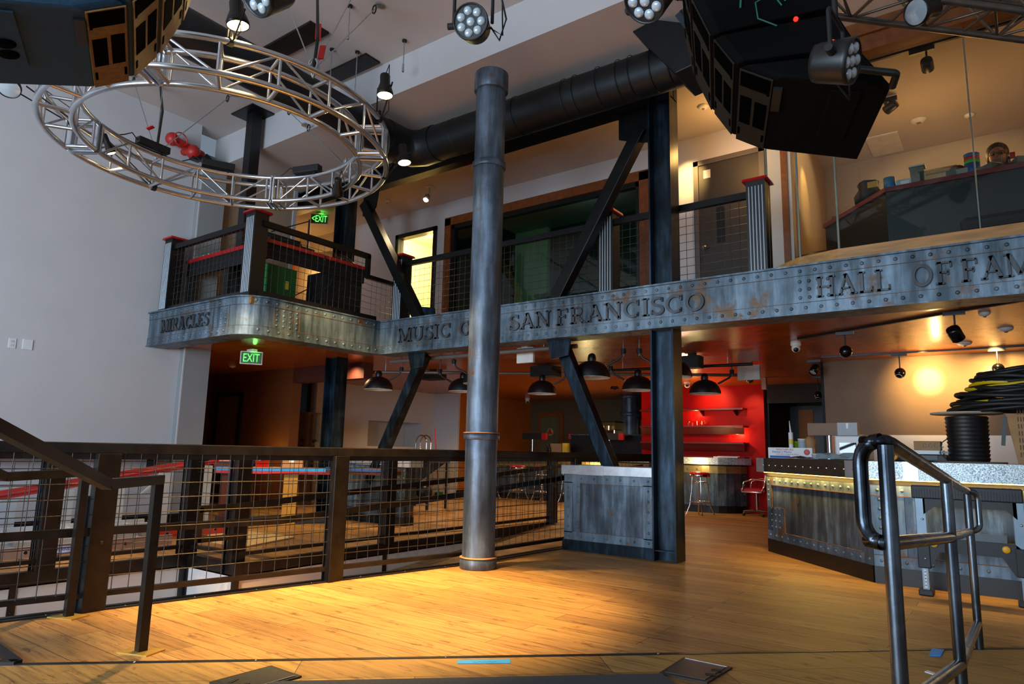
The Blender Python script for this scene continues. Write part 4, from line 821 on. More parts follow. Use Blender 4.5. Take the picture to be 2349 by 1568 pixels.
d = (Bp[1]-Bp[0]).normalized(); n = Vector((d.y,-d.x,0))
for i in range(3):
    for j in range(4): b.rivet(Bp[0]+d*(.1+.09*i)+n*.011+Z3*(.30+.07*j),n,.014)
for j in range(4): b.rivet(Bp[0]+d*.04+n*.011+Z3*(.6+.06*j),n,.013)
for j in range(6): b.rivet(Bp[1]+Vector((.07,-.012,.32+.085*j)),(0,-1,0),.016)
b.build('frame_strips', PA, bar)
b = MB(); faces(b,.10,.93,1.09,.03,(0,)); b.build('top_band', pbr('bronze_band','4d443c',.45,.6,.25,30), bar)
MOS = pbr('mosaic_band','aeb9bd',.3,.2,.75,110); b = MB(); faces(b,.10,.93,1.09,.03,(1,)); b.build('mosaic_band', MOS, bar)
b = MB(); d = (Bp[1]-Bp[0]).normalized(); n = Vector((d.y,-d.x,0))
for i in range(13): b.rivet(Bp[0]+d*(.1+.145*i)+n*.10+Z3*1.01,n,.013)
b.build('band_studs', CHR, bar)
for s in (-.05,1.72): MB().bar(Bp[0]+d*s+n*.102+Z3*1.01,Bp[0]+d*(s+.16)+n*.102+Z3*1.01,.012,.165).build('splice_plate', BANDM, bar)
MB().bar((-.82,7.07,1.01),(-.70,7.07,1.01),.012,.165).build('splice_plate', BANDM, bar)
off = lambda p,n,k: p+n*k
b = MB().prism([Bp[0]+n*.1+Z3*1.07,Bp[1]+Vector((.03,-.1,1.07)),Bp[2]+Vector((0,-.1,1.07)),(3.4,7.8,1.07),(-.85,7.85,1.07),(-1.95,9.1,1.07)],(0,0,.025)); b.build('countertop', pbr('dark_counter','3a3632',.35), bar)
b = MB().prism([Bp[0]+n*.02+Z3*.88,Bp[1]+Vector((.0,-.02,.88)),Bp[2]+Z3*.88,(3.4,7.75,.88),(-.9,7.8,.88),(-2.0,9.0,.88)],(0,0,.19)); b.build('counter_support', BLKM, bar)
GST = glow('warm_led_strip','ffb347',9)
b = MB()
for i in (0,1):
    p,q = Bp[i],Bp[i+1]; dd_ = (q-p).normalized(); n_ = Vector((dd_.y,-dd_.x,0)); b.bar(p+n_*.035+Z3*.925,q+n_*.035+Z3*.925,.012,.008)
    mid = (p+q)/2 if i==0 else p+dd_*1.0; L = (q-p).length if i==0 else 2.0
    l = bpy.data.lights.new('bar_strip_light','AREA'); l.shape = 'RECTANGLE'; l.size = L*.97; l.size_y = .02; l.energy = 9 if i==0 else 8; l.color = (1,.62,.16)
    o = bpy.data.objects.new('bar_strip_light',l); COL.objects.link(o); o.matrix_world = Matrix((dd_,-n_,Z3)).transposed().to_4x4(); o.location = mid+n_*.06+Z3*.918
    o.rotation_euler = Matrix((dd_,Vector((0,0,1)).cross(dd_),Z3)).transposed().to_euler()
b.build('glowing_strip', GST, bar)
# folding workbench in front of the bar
t = thing('folding_workbench', (-.34,6.86,0), 'black plastic folding workbench with grey legs standing against the bar front', 'workbench')
wy = 6.86; GRL = pbr('grey_leg','7f93a3',.4,.3)
MB().box((-.74,wy-.06,.79),(.03,wy+.07,.90)).build('top_beam', BLKP, t, bevel=.01)
b = MB()
for i in range(38): x = -.73+i*.02; b.box((x,wy-.066,.80),(x+.009,wy-.06,.87))
b.build('top_ribs', BLKP, t)
for x,s in ((-.69,1),(-.02,-1)):
    MB().hexa([(x-.03,wy-.05,.42),(x+.05,wy-.05,.42),(x+.05,wy+.03,.42),(x-.03,wy+.03,.42),(x-.03,wy-.05,.80),(x+.05,wy-.05,.80),(x+.05,wy+.03,.80),(x-.03,wy+.03,.80)]).build('leg', GRL, t, bevel=.006)
    MB().box((x-.01,wy-.045,.05),(x+.035,wy+.02,.42)).build('inner_leg', GRL, t); MB().box((x-.035,wy-.055,.22),(x+.06,wy+.035,.44)).build('leg_socket', BLKP, t, bevel=.008); MB().box((x-.045,wy-.075,0),(x+.065,wy+.05,.05)).build('foot', BLKP, t, bevel=.01)
    sc = MB().box((x+.003,wy-.05,.06),(x+.022,wy-.046,.21)).build('scale_label', WHT, t); b = MB()
    for k in range(5): b.box((x+.006,wy-.052,.08+k*.027),(x+.018,wy-.05,.086+k*.027))
    b.build('scale_marks', BLK, sc)
MB().prism([(-.66,wy-.05,.80),(-.02,wy-.05,.80),(-.02,wy-.05,.66),(-.09,wy-.05,.73),(-.58,wy-.05,.73),(-.66,wy-.05,.66)],(0,.06,0)).build('upper_bracket', BLKP, t)
MB().prism([(-.70,wy-.05,.22),(-.64,wy-.05,.22),(-.56,wy-.05,.36),(-.14,wy-.05,.36),(-.06,wy-.05,.22),(.04,wy-.05,.22),(.03,wy-.05,.40),(-.05,wy-.05,.47),(-.62,wy-.05,.47),(-.69,wy-.05,.40)],(0,.06,0)).build('lower_bracket', BLKP, t)
MB().box((-.55,wy-.02,.47),(-.1,wy+.0,.53)).build('hinged_flap', pbr('flap_plate','4c5154',.4,.5), t)
for x in (-.60,-.11): MB().lathe([(.028,0),(.028,.012),(.02,.016),(0,.016)],(x,wy-.05,.425),18,(0,-1,0)).build('yellow_knob', pbr('yellow_plastic','e0a41c',.4), t, label='yellow round knob')
b = MB()
for x,z in ((-.67,.62),(-.0,.62),(-.67,.3),(.01,.3)): b.rivet((x,wy-.056,z),(0,-1,0),.01)
b.build('bolts', CHR, t)
# ---- things on the bar
ZT0 = 1.095
def boxp(x0,y0,x1,y1,Y,dep,z0=None):
    a,z_,c,z1 = prect(x0,y0,x1,y1,Y); z_ = z_ if z0 is None else z0; return (a,Y,z_),(c,Y+dep,z1)
Y1 = 8.42
a,c = boxp(1763,1027,1863,1056,Y1,.14,ZT0); t = thing('printed_carton', ((a[0]+c[0])/2,Y1,ZT0), 'long white carton with red and blue print lying on the bar corner', 'box')
MB().box(a,c).build('carton', WHT, t); w = c[0]-a[0]; h = c[2]-a[2]
REDT,BLUT = pbr('red_print','c02a30',.6),pbr('blue_print','1f57a8',.6)
Ob = Vector((a[0],Y1-.001,ZT0))
textmesh(MB(),"'WEATHER-ALL'",Ob+X3*w*.18+Z3*h*.74,X3,Z3,-Y3,h*.17,w*.42).build('red_lettering', REDT, t)
textmesh(MB(),"Painter's Plastic",Ob+X3*w*.10+Z3*h*.52,X3,Z3,-Y3,h*.17,w*.44).build('blue_lettering', BLUT, t)
textmesh(MB(),"THE MULTI-PURPOSE ROLL",Ob+X3*w*.18+Z3*h*.33,X3,Z3,-Y3,h*.1,w*.52).build('red_lettering', REDT, t)
MB().box((a[0]+w*.04,Y1-.002,ZT0+.004),(a[0]+w*.5,Y1,ZT0+h*.24)).build('blue_band', BLUT, t); MB().lathe([(h*.27,0),(h*.27,.002),(0,.002)],Ob+X3*w*.88+Z3*h*.6,24,(0,-1,0)).build('red_seal', pbr('pink_print','d9656a',.6), t)
t = thing('caulk_tube', ony(1815,1027,Y1+.05), 'white caulk tube with long nozzle standing behind the carton on the bar', 'tube'); q = ony(1815,1026,Y1+.2)
MB().cyl((q.x,q.y,ZT0),(q.x,q.y,q.z+.18),.026,n=16).build('tube_body', WHT, t); MB().cyl((q.x,q.y,q.z+.18),(q.x-.01,q.y,q.z+.32),.012,.003,10).build('nozzle', WHT, t); MB().cyl((q.x,q.y,q.z+.04),(q.x,q.y,q.z+.1),.0265,n=16).build('yellow_label', pbr('pale_yellow','c9c05a',.5), t)
def can(px,py0,py1,Y,r,mt,label,cat='tub',lab=None):
    q = ony(px,py1,Y); z1 = ony(px,py0,Y).z; t = thing('paint_tub', (q.x,Y,ZT0), label, cat)
    MB().lathe([(0,0),(r*.9,0),(r,z1-ZT0-.012),(r*1.05,z1-ZT0-.012),(r*1.05,z1-ZT0),(0,z1-ZT0)],(q.x,Y,ZT0),20).build('tub_body', mt, t)
    if lab: MB().lathe([(r*.955,.03),(r*1.0,z1-ZT0-.03)],(q.x,Y,ZT0),20).build('tub_label', lab, t)
can(1842,1006,1040,Y1+.22,.05,WHT,'white printed tub behind the carton on the bar',lab=pbr('grey_print','9aa7b0',.6)); can(1872,1040,1058,Y1-.1,.042,WHT,'small white tub with a pink lid in front of the paper bag',lab=pbr('pink_lid','d4526e',.5)); can(1826,1012,1040,Y1+.3,.05,pbr('lime_tub','8aa81e',.5),'lime green tub hidden behind the white printed tub')
q = ony(1860,1030,Y1+.2); b = MB().lathe([(.05,0),(.06,.08),(.05,.16),(.07,.22),(.03,.26)],(q.x,q.y,ZT0),7); b.v = [v+Vector((random.uniform(-.012,.012),random.uniform(-.012,.012),random.uniform(-.01,.01))) for v in b.v]; thing_mb(b,'paper_bag',CARD,'crumpled brown paper bag on the bar beside the white tubs','bag')
b = MB(); q = ony(1835,1052,Y1-.12); n = 9
vs = [(q.x-.16+.32*i/n,Y1-.16+.12*j/4,ZT0+.004+random.random()*.035*(1-abs(i/n-.5)*1.6)) for j in range(5) for i in range(n+1)]
b.add(vs,[(j*(n+1)+i,j*(n+1)+i+1,(j+1)*(n+1)+i+1,(j+1)*(n+1)+i) for j in range(4) for i in range(n)],True); thing_mb(b,'shop_rag',pbr('brown_rag','8d7468',.8),'crumpled brown rag lying before the white carton on the bar','rag')
t = thing('box_on_post', ony(1902,1050,8.25), 'brown till display box on a chrome post standing on the bar', 'till display'); a,c = boxp(1853,970,1920,998,8.25,.12)
MB().hexa([a,(c[0],a[1],a[2]),(c[0]+.02,c[1],a[2]),(a[0],c[1],a[2]),(a[0],a[1],c[2]),(c[0],a[1],c[2]),(c[0]+.02,c[1],c[2]),(a[0],c[1],c[2])]).build('display_housing', pbr('brown_case','7a5c44',.6), t)
MB().box((c[0],8.25,a[2]),(c[0]+.2,8.4,c[2]+.005)).build('display_screen', pbr('dark_red_case','260a08',.3), t); MB().box((c[0]+.09,8.244,c[2]-.06),(c[0]+.115,8.25,c[2])).build('paper_tag', WHT, t)
q = ony(1902,998,8.3); MB().cyl((q.x,8.31,ZT0),(q.x,8.31,q.z+.0),.028,n=18).build('post', CHR, t); MB().lathe([(0,0),(.09,0),(.08,.012),(.03,.02),(0,.02)],(q.x,8.31,ZT0),22).build('base', CHR, t)
t = thing('white_appliance', ony(1945,1040,8.0), 'white counter appliance with a dark window half hidden behind the handrail', 'appliance'); a,c = boxp(1918,1000,1992,1045,8.05,.3,ZT0)
MB().box(a,c).build('housing', WHT, t, bevel=.01); MB().box((a[0]+.04,8.042,ZT0+.07),(c[0]-.12,8.05,c[2]-.07)).build('dark_window', pane('oven_glass','101820',.2), t); MB().box((a[0]-.03,8.04,ZT0),(a[0]-.01,8.06,c[2])).build('orange_edge_strip', ORW, t)
b = MB(); q = ony(1930,1055,7.95); n = 8
vs = [(q.x-.22+.5*i/n,7.75+.2*j/4,ZT0+.006+random.random()*.07*(j>0)) for j in range(5) for i in range(n+1)]
b.add(vs,[(j*(n+1)+i,j*(n+1)+i+1,(j+1)*(n+1)+i+1,(j+1)*(n+1)+i) for j in range(4) for i in range(n)]); thing_mb(b,'plastic_sheet',pbr('grey_plastic_film','8da0a6',.2),'crumpled grey plastic sheet on the bar left of the handrail','sheet')
t = thing('printer', ony(2110,1062,7.5), 'flat black printer on the bar under the small boxes', 'printer'); a,c = boxp(2050,1042,2174,1064,7.45,.3,ZT0)
MB().box(a,c).build('housing', BLKP, t, bevel=.012); MB().box((a[0]+.12,7.44,ZT0+.02),(c[0]-.08,7.45,ZT0+.06)).build('paper_tray', BLK, t)
a2,c2 = boxp(2075,1034,2163,1042,7.5,.2); t = thing('white_carton', a2, 'thin white carton lying on the black printer', 'box'); MB().box((a2[0],a2[1],c[2]),(c2[0],c2[1],c[2]+.035)).build('carton', WHT, t); MB().box((a2[0]+.28,7.497,c[2]+.008),(a2[0]+.36,7.5,c[2]+.028)).build('printed_label', pbr('grey_label','8f979c',.6), t)
t = thing('cardboard_box', a2, 'small brown cardboard box on top of the thin white carton', 'box'); bz = c[2]+.037; q0_ = ony(2096,1020,7.5); q1_ = ony(2157,1020,7.5); MB().box((q0_.x,7.5,bz),(q1_.x,7.68,bz+.085)).build('carton', CARD, t)
b = MB()
for i in range(4): x = q0_.x+.09+i*.045; b.ribbon(arc(0,0,.015,.018,20+40*i,340,10),.006,Vector((x,7.4995,bz+.043)),X3,Z3,-Y3,.001)
b.build('printed_marks', BLK, t)
q = ony(2047,1060,7.35); t = thing('orange_tape_roll', (q.x,7.35,ZT0), 'orange tape roll on the bar seen just under the handrail', 'tape'); MB().tube([Vector((q.x+.04*math.cos(k),7.35,ZT0+.055+.04*math.sin(k))) for k in [j*math.pi/8 for j in range(16)]],.016,8,closed=True).build('roll', pbr('orange_plastic','d8861e',.4), t)
sx = ony(2225,1062,7.45).x; sy = 7.45
t = thing('cable_spool', (sx,sy,ZT0), 'black cable spool with a pale round flange standing on the bar', 'spool'); zt_ = ony(2225,950,sy).z
MB().lathe([(0,0),(.28,0),(.28,.012),(0,.012)],(sx,sy,ZT0),32).build('bottom_flange', pbr('spool_board','6f5a44',.8), t); MB().lathe([(0,0),(.28,0),(.28,.014),(0,.014)],(sx,sy,zt_),32).build('top_flange', pbr('pale_board','a89c8c',.8), t)
b = MB(); prof = []; zz = ZT0+.012; k = 0
while zz<zt_-.02: rr_ = .155+.004*(k%3)+.0003*k; prof += [(rr_-.006,zz-ZT0),(rr_,zz-ZT0+.006)]; zz += .012; k += 1
b.lathe(prof,(sx,sy,ZT0),28); b.build('wound_cable', BLK, t); MB().tube([(sx-.15,sy,ZT0+.22),(sx-.2,sy-.02,ZT0+.18),(sx-.22,sy-.03,ZT0+.08),(sx-.17,sy-.03,ZT0+.02)],.005,6).build('loose_end', BLK, t)
q = ony(2335,948,7.5); cz = zt_+.016; ccx,ccy = ony(2335,905,7.55).x,7.55
t = thing('cable_coil', (ccx,ccy,cz), 'big untidy coil of black cable with yellow bands resting on spool and carton', 'cable coil')
YEL = pbr('yellow_band','c9a800',.5); b = MB(); b2 = MB(); random.seed(3)
for k in range(26):
    f = k/26; rr_ = (.52-.28*f)*random.uniform(.88,1.06); zz = cz+.02+.36*f; tx,ty = random.uniform(-.03,.03),random.uniform(-.03,.03); ph = random.random()*6
    ptsC = [Vector((ccx+tx+rr_*math.cos(a_),ccy+ty+rr_*.85*math.sin(a_),zz+.02*math.sin(2*a_+ph))) for a_ in [j*math.pi/14 for j in range(28)]]
    (b2 if k in (5,15,16) else b).tube(ptsC,.019,7,closed=True)
b.build('black_loops', CLOTH, t); b2.build('yellow_loops', YEL, t); e = ony(2305,955,7.3); MB().bar(e,e+Vector((-.03,0,-.25)),.03,.012).build('strap_tail', BLK, t)
t = thing('tall_cardboard_box', (.25,7.5,ZT0), 'tall brown cardboard box with small print at the right edge of the bar', 'box'); a_ = ony(2328,1075,7.3)
MB().hexa([(a_.x+.03,7.3,ZT0),(1.0,7.3,ZT0),(1.0,7.7,ZT0),(a_.x+.03,7.7,ZT0),(a_.x-.03,7.3,cz-.02),(1.0,7.3,cz-.02),(1.0,7.7,cz-.02),(a_.x-.03,7.7,cz-.02)]).build('carton', CARD, t)
b = MB()
for i in range(3):
    for j in range(7): b.box((a_.x+.05+.02*i,7.297,ZT0+.06+.06*j),(a_.x+.058+.02*i,7.3,ZT0+.1+.06*j))
b.build('fine_print', pbr('brown_print','5a4026',.7), t)
# ---- far bar, stools, red wall
fb = thing('far_bar', (-7,13.4,0), 'long riveted bar counter with rounded silver end before the red wall', 'bar')
P0 = [Vector((-10.2,13.2,0)),Vector((-5.0,13.2,0))]+[Vector((-5.0+.75*math.sin(R(a)),13.95-.75*math.cos(R(a)),0)) for a in range(11,72,12)]
b = MB(); fascia(b,P0,-.03,0,.14,.88); FPN = b; b = MB(); fascia(b,P0,-.05,-.02,0,.14); b.build('kickplate', BLK, fb)
b = MB(); fascia(b,P0,-.01,.012,.76,.9); b.build('riveted_band', pbr('warm_lit_band','8a7446',.4,.5,.15,12), fb); b = MB(); fascia(b,P0,-.26,.13,.93,1.06); b.build('countertop', MOS, fb)  # warm light on the riveted band is put into its colour
b = MB(); fascia(b,P0,-.25,.0,.88,.94); b.build('counter_support', BLKM, fb)
b = FPN
for i in range(28): b.rivet((-10.1+.185*i,13.188,.83),(0,-1,0),.02)
for i in range(4): b.rivet((-5.75+.0*i,13.198,.2+.17*i),(0,-1,0),.018); b.rivet((-4.3,13.6,.2+.17*i),(1,-.5,0),.018)
b.build('front_panels', PA2, fb)
point('far_bar_strip_light',(-7.5,12.95,.95),14,(1,.75,.3),.05); point('far_bar_strip_light',(-5.0,12.95,.95),7,(1,.75,.3),.05)
def stool(x,y,label):
    t = thing('bar_stool', (x,y,0), label, 'bar stool', 'red bar stools')
    MB().lathe([(0,.70),(.185,.70),(.19,.71),(.19,.76),(.17,.785),(0,.79)],(x,y,0),24).build('seat', REDC, t); MB().lathe([(.192,.705),(.196,.725),(.192,.745)],(x,y,0),24).build('chrome_band', CHR, t)
    for k in range(4):
        a = k*math.pi/2+.5; dx,dy = math.cos(a),math.sin(a); MB().tube([(x+dx*.13,y+dy*.13,.70),(x+dx*.15,y+dy*.15,.45),(x+dx*.19,y+dy*.19,.17),(x+dx*.26,y+dy*.26,0)],.011,8).build('leg', CHR, t)
    for z,r_ in ((.24,.185),(.6,.14)): MB().tube([(x+r_*math.cos(k),y+r_*math.sin(k),z) for k in [j*math.pi/10 for j in range(20)]],.009,6,closed=True).build('foot_ring', CHR, t)
stool(-4.85,12.66,'red-topped chrome bar stool standing alone by the rounded bar end'); stool(-9.15,12.75,'leftmost red-topped chrome stool at the far bar'); stool(-8.45,12.7,'second red-topped chrome stool from the left at the far bar'); stool(-7.75,12.7,'red-topped chrome stool showing left of the half-height counter'); stool(-10.0,12.8,'red-topped chrome stool behind the round column')
x,y = -4.0,13.35; t = thing('office_chair', (x,y,0), 'red office chair with chrome arms beside the rounded bar end', 'chair')
MB().obox((x,y,.47),(.46,.46,.07)).build('seat', REDC, t, bevel=.02); MB().hexa([(x+.16,y-.22,.5),(x+.22,y-.22,.5),(x+.22,y+.22,.5),(x+.16,y+.22,.5),(x+.26,y-.21,1.05),(x+.32,y-.21,1.05),(x+.32,y+.21,1.05),(x+.26,y+.21,1.05)]).build('backrest', REDC, t, bevel=.02)
for s in (-1,1): MB().tube([(x+.3,y+s*.24,1.03),(x+.22,y+s*.24,.56),(x+.15,y+s*.24,.44),(x-.2,y+s*.24,.44)],.014,8).tube([(x+.22,y+s*.24,.66),(x,y+s*.25,.68),(x-.16,y+s*.24,.62),(x-.2,y+s*.24,.44)],.014,8).build('armrest', CHR, t)
MB().cyl((x,y,.08),(x,y,.44),.025,n=12).build('gas_column', CHR, t)
for k in range(5):
    a = k*1.2566+.3; l = MB().tube([(x,y,.1),(x+.3*math.cos(a),y+.3*math.sin(a),.065)],.016,8).build('base_leg', CHR, t); MB().ball((x+.3*math.cos(a),y+.3*math.sin(a),.03),.03,8).build('caster', BLK, l)
for i,(z,x1) in enumerate(((2.05,-4.28),(1.70,-4.28),(1.37,-4.28),(1.08,-4.28))):
    t = thing('wall_shelf', (-5.3,13.7,z), ['topmost red-brown shelf on the red wall','second shelf from the top on the red wall, holding cups','third shelf from the top on the red wall','lowest shelf on the red wall, just above the bar'][i], 'shelf', 'shelves on the red wall')
    MB().box((-6.5,13.55,z-.035),(x1,13.85,z)).build('board', pbr('shelf_board','6e1a10',.35), t)
    b = MB()
    for xx in (-6.0,-5.2,-4.5): b.prism([(xx,13.84,z-.035),(xx,13.6,z-.035),(xx,13.84,z-.14)],(.03,0,0))
    b.build('brackets', BLK, t)
    if i: MB().hexa([(-6.5,13.6,z-.04),(x1+.0,13.6,z-.04),(x1,13.62,z-.04),(-6.5,13.62,z-.04),(-6.5,13.66,z-.17),(x1-.02,13.66,z-.17),(x1-.02,13.68,z-.17),(-6.5,13.68,z-.17)]).build('underside_valance', pbr('valance_red','5c0c08',.4), t)
for i in range(5):
    xx = -5.45+.09*i; t = thing('glass_cup', (xx,13.68,1.70), 'small clear glass on the second shelf of the red wall', 'glass', 'glasses on the red wall shelf'); MB().lathe([(0,.004),(.028,.004),(.032,.1),(.029,.1),(.026,.01),(0,.01)],(xx,13.68,1.70),14).build('bowl', pane('cup_glass','ffe9e4',.25), t)
q = prect(1622,1036,1692,1048,13.0); t = thing('white_papers', (q[0],13,1.06), 'white papers lying on the rounded end of the far bar', 'papers'); MB().obox(((q[0]+q[2])/2,13.25,1.075),(.45,.3,.02),R(10)).build('sheets', WHT, t); MB().obox(((q[0]+q[2])/2+.05,13.22,1.091),(.4,.28,.01),R(18)).build('top_sheet', WHT, t)
# ---- pendants, pipes, ceiling things
PIN = pbr('pale_shade_lining','e8e0d0',.5)
def pendant(P, label, arm=1, rr_=.235, a=.3):
    P = Vector(P); t = thing('dome_pendant', P, label, 'pendant lamp', 'black dome lamps under the lower ceiling'); h = rr_*.88
    prof = [(rr_,0),(rr_*.98,h*.2),(rr_*.88,h*.5),(rr_*.68,h*.78),(rr_*.4,h*.95),(.05,h)]
    MB().lathe(prof,P,28).build('shade', BLK, t, recalc=False); MB().lathe([(r_-.006,z_-.004) for r_,z_ in prof],P,28).build('shade_lining', PIN, t)
    MB().lathe([(.05,h-.01),(.055,h+.03),(.045,h+.08),(.02,h+.1),(0,h+.1)],P,16).build('socket_cap', BLK, t); MB().ball(P+Z3*.04,.035,10).build('bulb', PIN, t)
    d = Vector((math.cos(a),math.sin(a),0))*arm
    MB().tube([P+d*rr_*.8+Z3*h*.7,P+d*(rr_+.12)+Z3*(h+.03),P+d*(rr_+.16)+Z3*(h+.1)],.014,8).build('side_arm', BLK, t)
    MB().cyl(P+d*(rr_+.16)+Z3*(h+.06),P+d*(rr_+.16)+Z3*(Z1-P.z),.010,n=8).build('drop_rod', PIPG, t); MB().lathe([(.03,-.03),(.035,0),(.03,.03)],P+d*(rr_+.16)+Z3*(h+.12),12).build('pipe_clamp', BLKM, t)
zp = 2.02
for x,y,l,s in ((-8.18,7.5,'leftmost black dome lamp, beside the left steel column',1),(-6.95,8.15,'black dome lamp half hidden left of the round column',-1),(-6.0,8.98,'black dome lamp right of the round column below the pipes',1),(-4.34,9.0,'black dome lamp just left of the right steel column',-1),(-3.68,9.9,'black dome lamp in front of the red wall',1),(-6.05,7.45,'black dome lamp tucked directly behind the round column',-1),(-4.2,7.4,'black dome lamp beside the right diagonal brace',1),(-3.28,7.75,'black dome lamp cut by the right steel column',-1)): pendant((x,y,zp+(.02 if y<8 else 0)),l,s,.235,.35)
def pipe(p,q,r_,label,mt=None,rod=True):
    p,q = Vector(p),Vector(q); t = thing('conduit_pipe', (p+q)/2, label, 'pipe', 'pipes under the lower ceiling'); MB().cyl(p,q,r_,n=10).build('pipe', mt or PIPG, t)
    for f in (.15,.85): MB().cyl(p.lerp(q,f),(p.lerp(q,f).x,p.lerp(q,f).y,Z1),.006,n=6).build('hanger_rod', GALV, t)
pipe((-9.4,7.4,2.38),(-3.3,10.9,2.38),.025,'pale conduit running under the orange ceiling across the dome lamps'); pipe((-7.6,7.2,2.42),(-4.3,7.2,2.42),.03,'pale pipe under the ceiling right behind the girder and round column'); pipe((-5.2,9.5,2.4),(-2.9,9.7,2.4),.022,'dark lighting pipe between the dome lamps and red wall',DST)
def ceiling_box(px,py,w,dep,h,label,mt=BLKM,name='ceiling_speaker',cat='speaker',z=Z1,group=None):
    P = onz(px,py,z-h/2); t = thing(name, (P.x,P.y,z), label, cat, group); MB().box((P.x-w/2,P.y-dep/2,z-h),(P.x+w/2,P.y+dep/2,z-.03)).build('housing', mt, t, bevel=.006); MB().box((P.x-.05,P.y-.04,z-.03),(P.x+.05,P.y+.04,z)).build('ceiling_mount', mt, t)
    MB().box((P.x-w*.45,P.y-dep/2-.004,z-h*.92),(P.x+w*.45,P.y-dep/2,z-.04)).build('front_face', mt, t); return t
ceiling_box(993,860,.4,.3,.17,'black ceiling speaker left of the round column under the orange ceiling'); ceiling_box(1252,850,.42,.3,.2,'black ceiling speaker right of the round column under the orange ceiling'); ceiling_box(1588,828,.26,.2,.2,'black ceiling speaker just right of the right steel column')
WSB = pbr('white_sign_back','d9d6d0',.5)
ceiling_box(1206,812,.27,.05,.24,'blank white back of an exit sign behind the girder by the round column',WSB,'exit_sign','exit sign'); ceiling_box(1718,852,.34,.06,.26,'blank white back of an exit sign before the red ceiling',WSB,'exit_sign','exit sign')
def exit_sign(P, U, N, w, txt, label):
    P = Vector(P); t = thing('exit_sign', P, label, 'exit sign', 'lit green exit signs'); h = w*.62; c = P-Z3*h/2
    M = Matrix((U,-N,Z3)).transposed(); MB().obox(c,(w,.05,h),0,M).build('housing', WSB, t, bevel=.006); MB().box(P+Vector((-.07,-.04,0)),P+Vector((.07,.04,.03))).build('ceiling_canopy', WSB, t)
    MB().obox(c+N*.026,(w*.92,.002,h*.86),0,M).build('face', pbr('exit_face','3c5f3c',.4), t)
    textmesh(MB(),txt,c+N*.028-Z3*h*.31,U,Z3,N,h*.62,w*.72 if txt=='EXIT' else w*.84,.002,'C').build('lettering', GREENX, t)
    point('exit_sign_glow', P+N*.05+Z3*.012+U*.03, .8, (.15,1,.12), .03)
dN = Vector((.82,-.57,0)); dU = Vector((.57,.82,0))
P = onz(578,806,2.44); exit_sign((P.x,P.y,2.44),dU,dN,.30,'EXIT','lit green exit sign under the balcony at left')
def cam_dome(px,py,z,label,s=1,name='dome_camera',cat='security camera'):
    P = onz(px,py,z); t = thing(name, (P.x,P.y,z), label, cat, 'white dome cameras'); MB().lathe([(0,0),(.06*s,0),(.06*s,-.05*s),(.055*s,-.06*s),(0,-.06*s)],P,20).build('base', WSB, t); e = MB().ball(P-Z3*.09*s,.052*s,16).build('eyeball', WSB, t); n_ = (CAM-P).normalized(); MB().lathe([(.03*s,.045*s),(.028*s,.052*s),(0,.052*s)],P-Z3*.095*s,14,n_+Z3*-.3).build('lens', BLK, e)
cam_dome(1825,782,Z1,'white eyeball camera on the orange ceiling in front of the red wall'); cam_dome(1210,912,Z1,'small white eyeball camera far back right of the round column',1.1); cam_dome(1576,872,Z1,'white eyeball camera right of the steel column by the red wall',1.0)
def detector(px,py,z,label,r_=.06):
    P = onz(px,py,z); t = thing('smoke_detector', (P.x,P.y,z), label, 'smoke detector', 'white ceiling detectors'); MB().lathe([(0,0),(r_,0),(r_,-.012),(r_*.75,-.03),(r_*.3,-.04),(0,-.04)],P,22).build('housing', WSB, t); MB().lathe([(r_*.3,-.04),(r_*.2,-.05),(0,-.052)],P,14).build('sensor', pbr('grey_sensor','777777',.4), t)
for a in ((2212,785,Z1,'white detector on the lower ceiling between the two tracks',.08),(2307,752,Z1,'white detector on the lower ceiling near the right edge',.07),(2258,716,Z1,'flat white disc on the lower ceiling right behind the girder',.05),(343,0,0,'',0)): 
    if a[4]: detector(*a)
detector(533,838,Z1,'small white detector below the balcony beside the exit sign',.06)
BALLM = pbr('track_head_black','0c0d0f',.22,.3)
def track(p,q,label,mt=BLK):
    t = thing('lighting_track', (Vector(p)+Vector(q))/2, label, 'lighting track', 'ceiling lighting tracks'); MB().bar(p,q,.035,.022).build('rail', mt, t); return t
def head(px,py,Y,zc,tgt,label,power=0,r_=.068,kind='ball',ang=34,col=WARM2):
    P = ony(px,py,Y); P0_ = Vector((P.x,P.y,zc)); d = (Vector(tgt)-P).normalized(); t = thing('track_spotlight', P, label, 'track light', 'track spotlights')
    MB().box(P0_+Vector((-.09,-.02,-.045)),P0_+Vector((.09,.02,-.01))).build('adapter', BLK, t); MB().cyl(P0_-Z3*.04,P+Z3*r_*.8,.008,n=8).build('stem', BLK, t)
    if kind=='ball': MB().ball(P,r_,18).build('ball_housing', BALLM, t); MB().lathe([(r_*.6,r_*.78),(r_*.62,r_*.86),(r_*.5,r_*.84),(0,r_*.7)],P,18,d).build('lens', LEDG if not power else pbr('lit_lens','ffe2a8',.2,emit='ffd890',es=3), t)
    else: MB().lathe([(0,-.07),(r_*.9,-.07),(r_,-.05),(r_,.06),(r_*.85,.062),(r_*.8,.04),(0,.04)],P,18,d).build('can_housing', BALLM, t); MB().lathe([(r_*.8,.045),(0,.05)],P,18,d).build('lens', LEDG if not power else pbr('lit_lens','ffe2a8',.2,emit='ffd890',es=6), t)
    if power: spot('track_spot_beam', P+d*(r_+.01), tgt, power, col, ang, .35, .02)
zt1 = Z1-.012
track((-1.98,8.44,zt1),(.35,7.2,zt1),'long black lighting track on the lower ceiling behind the girder'); track((-2.1,10.22,zt1),(1.2,10.3,zt1),'lighting track along the taupe wall below the ceiling')
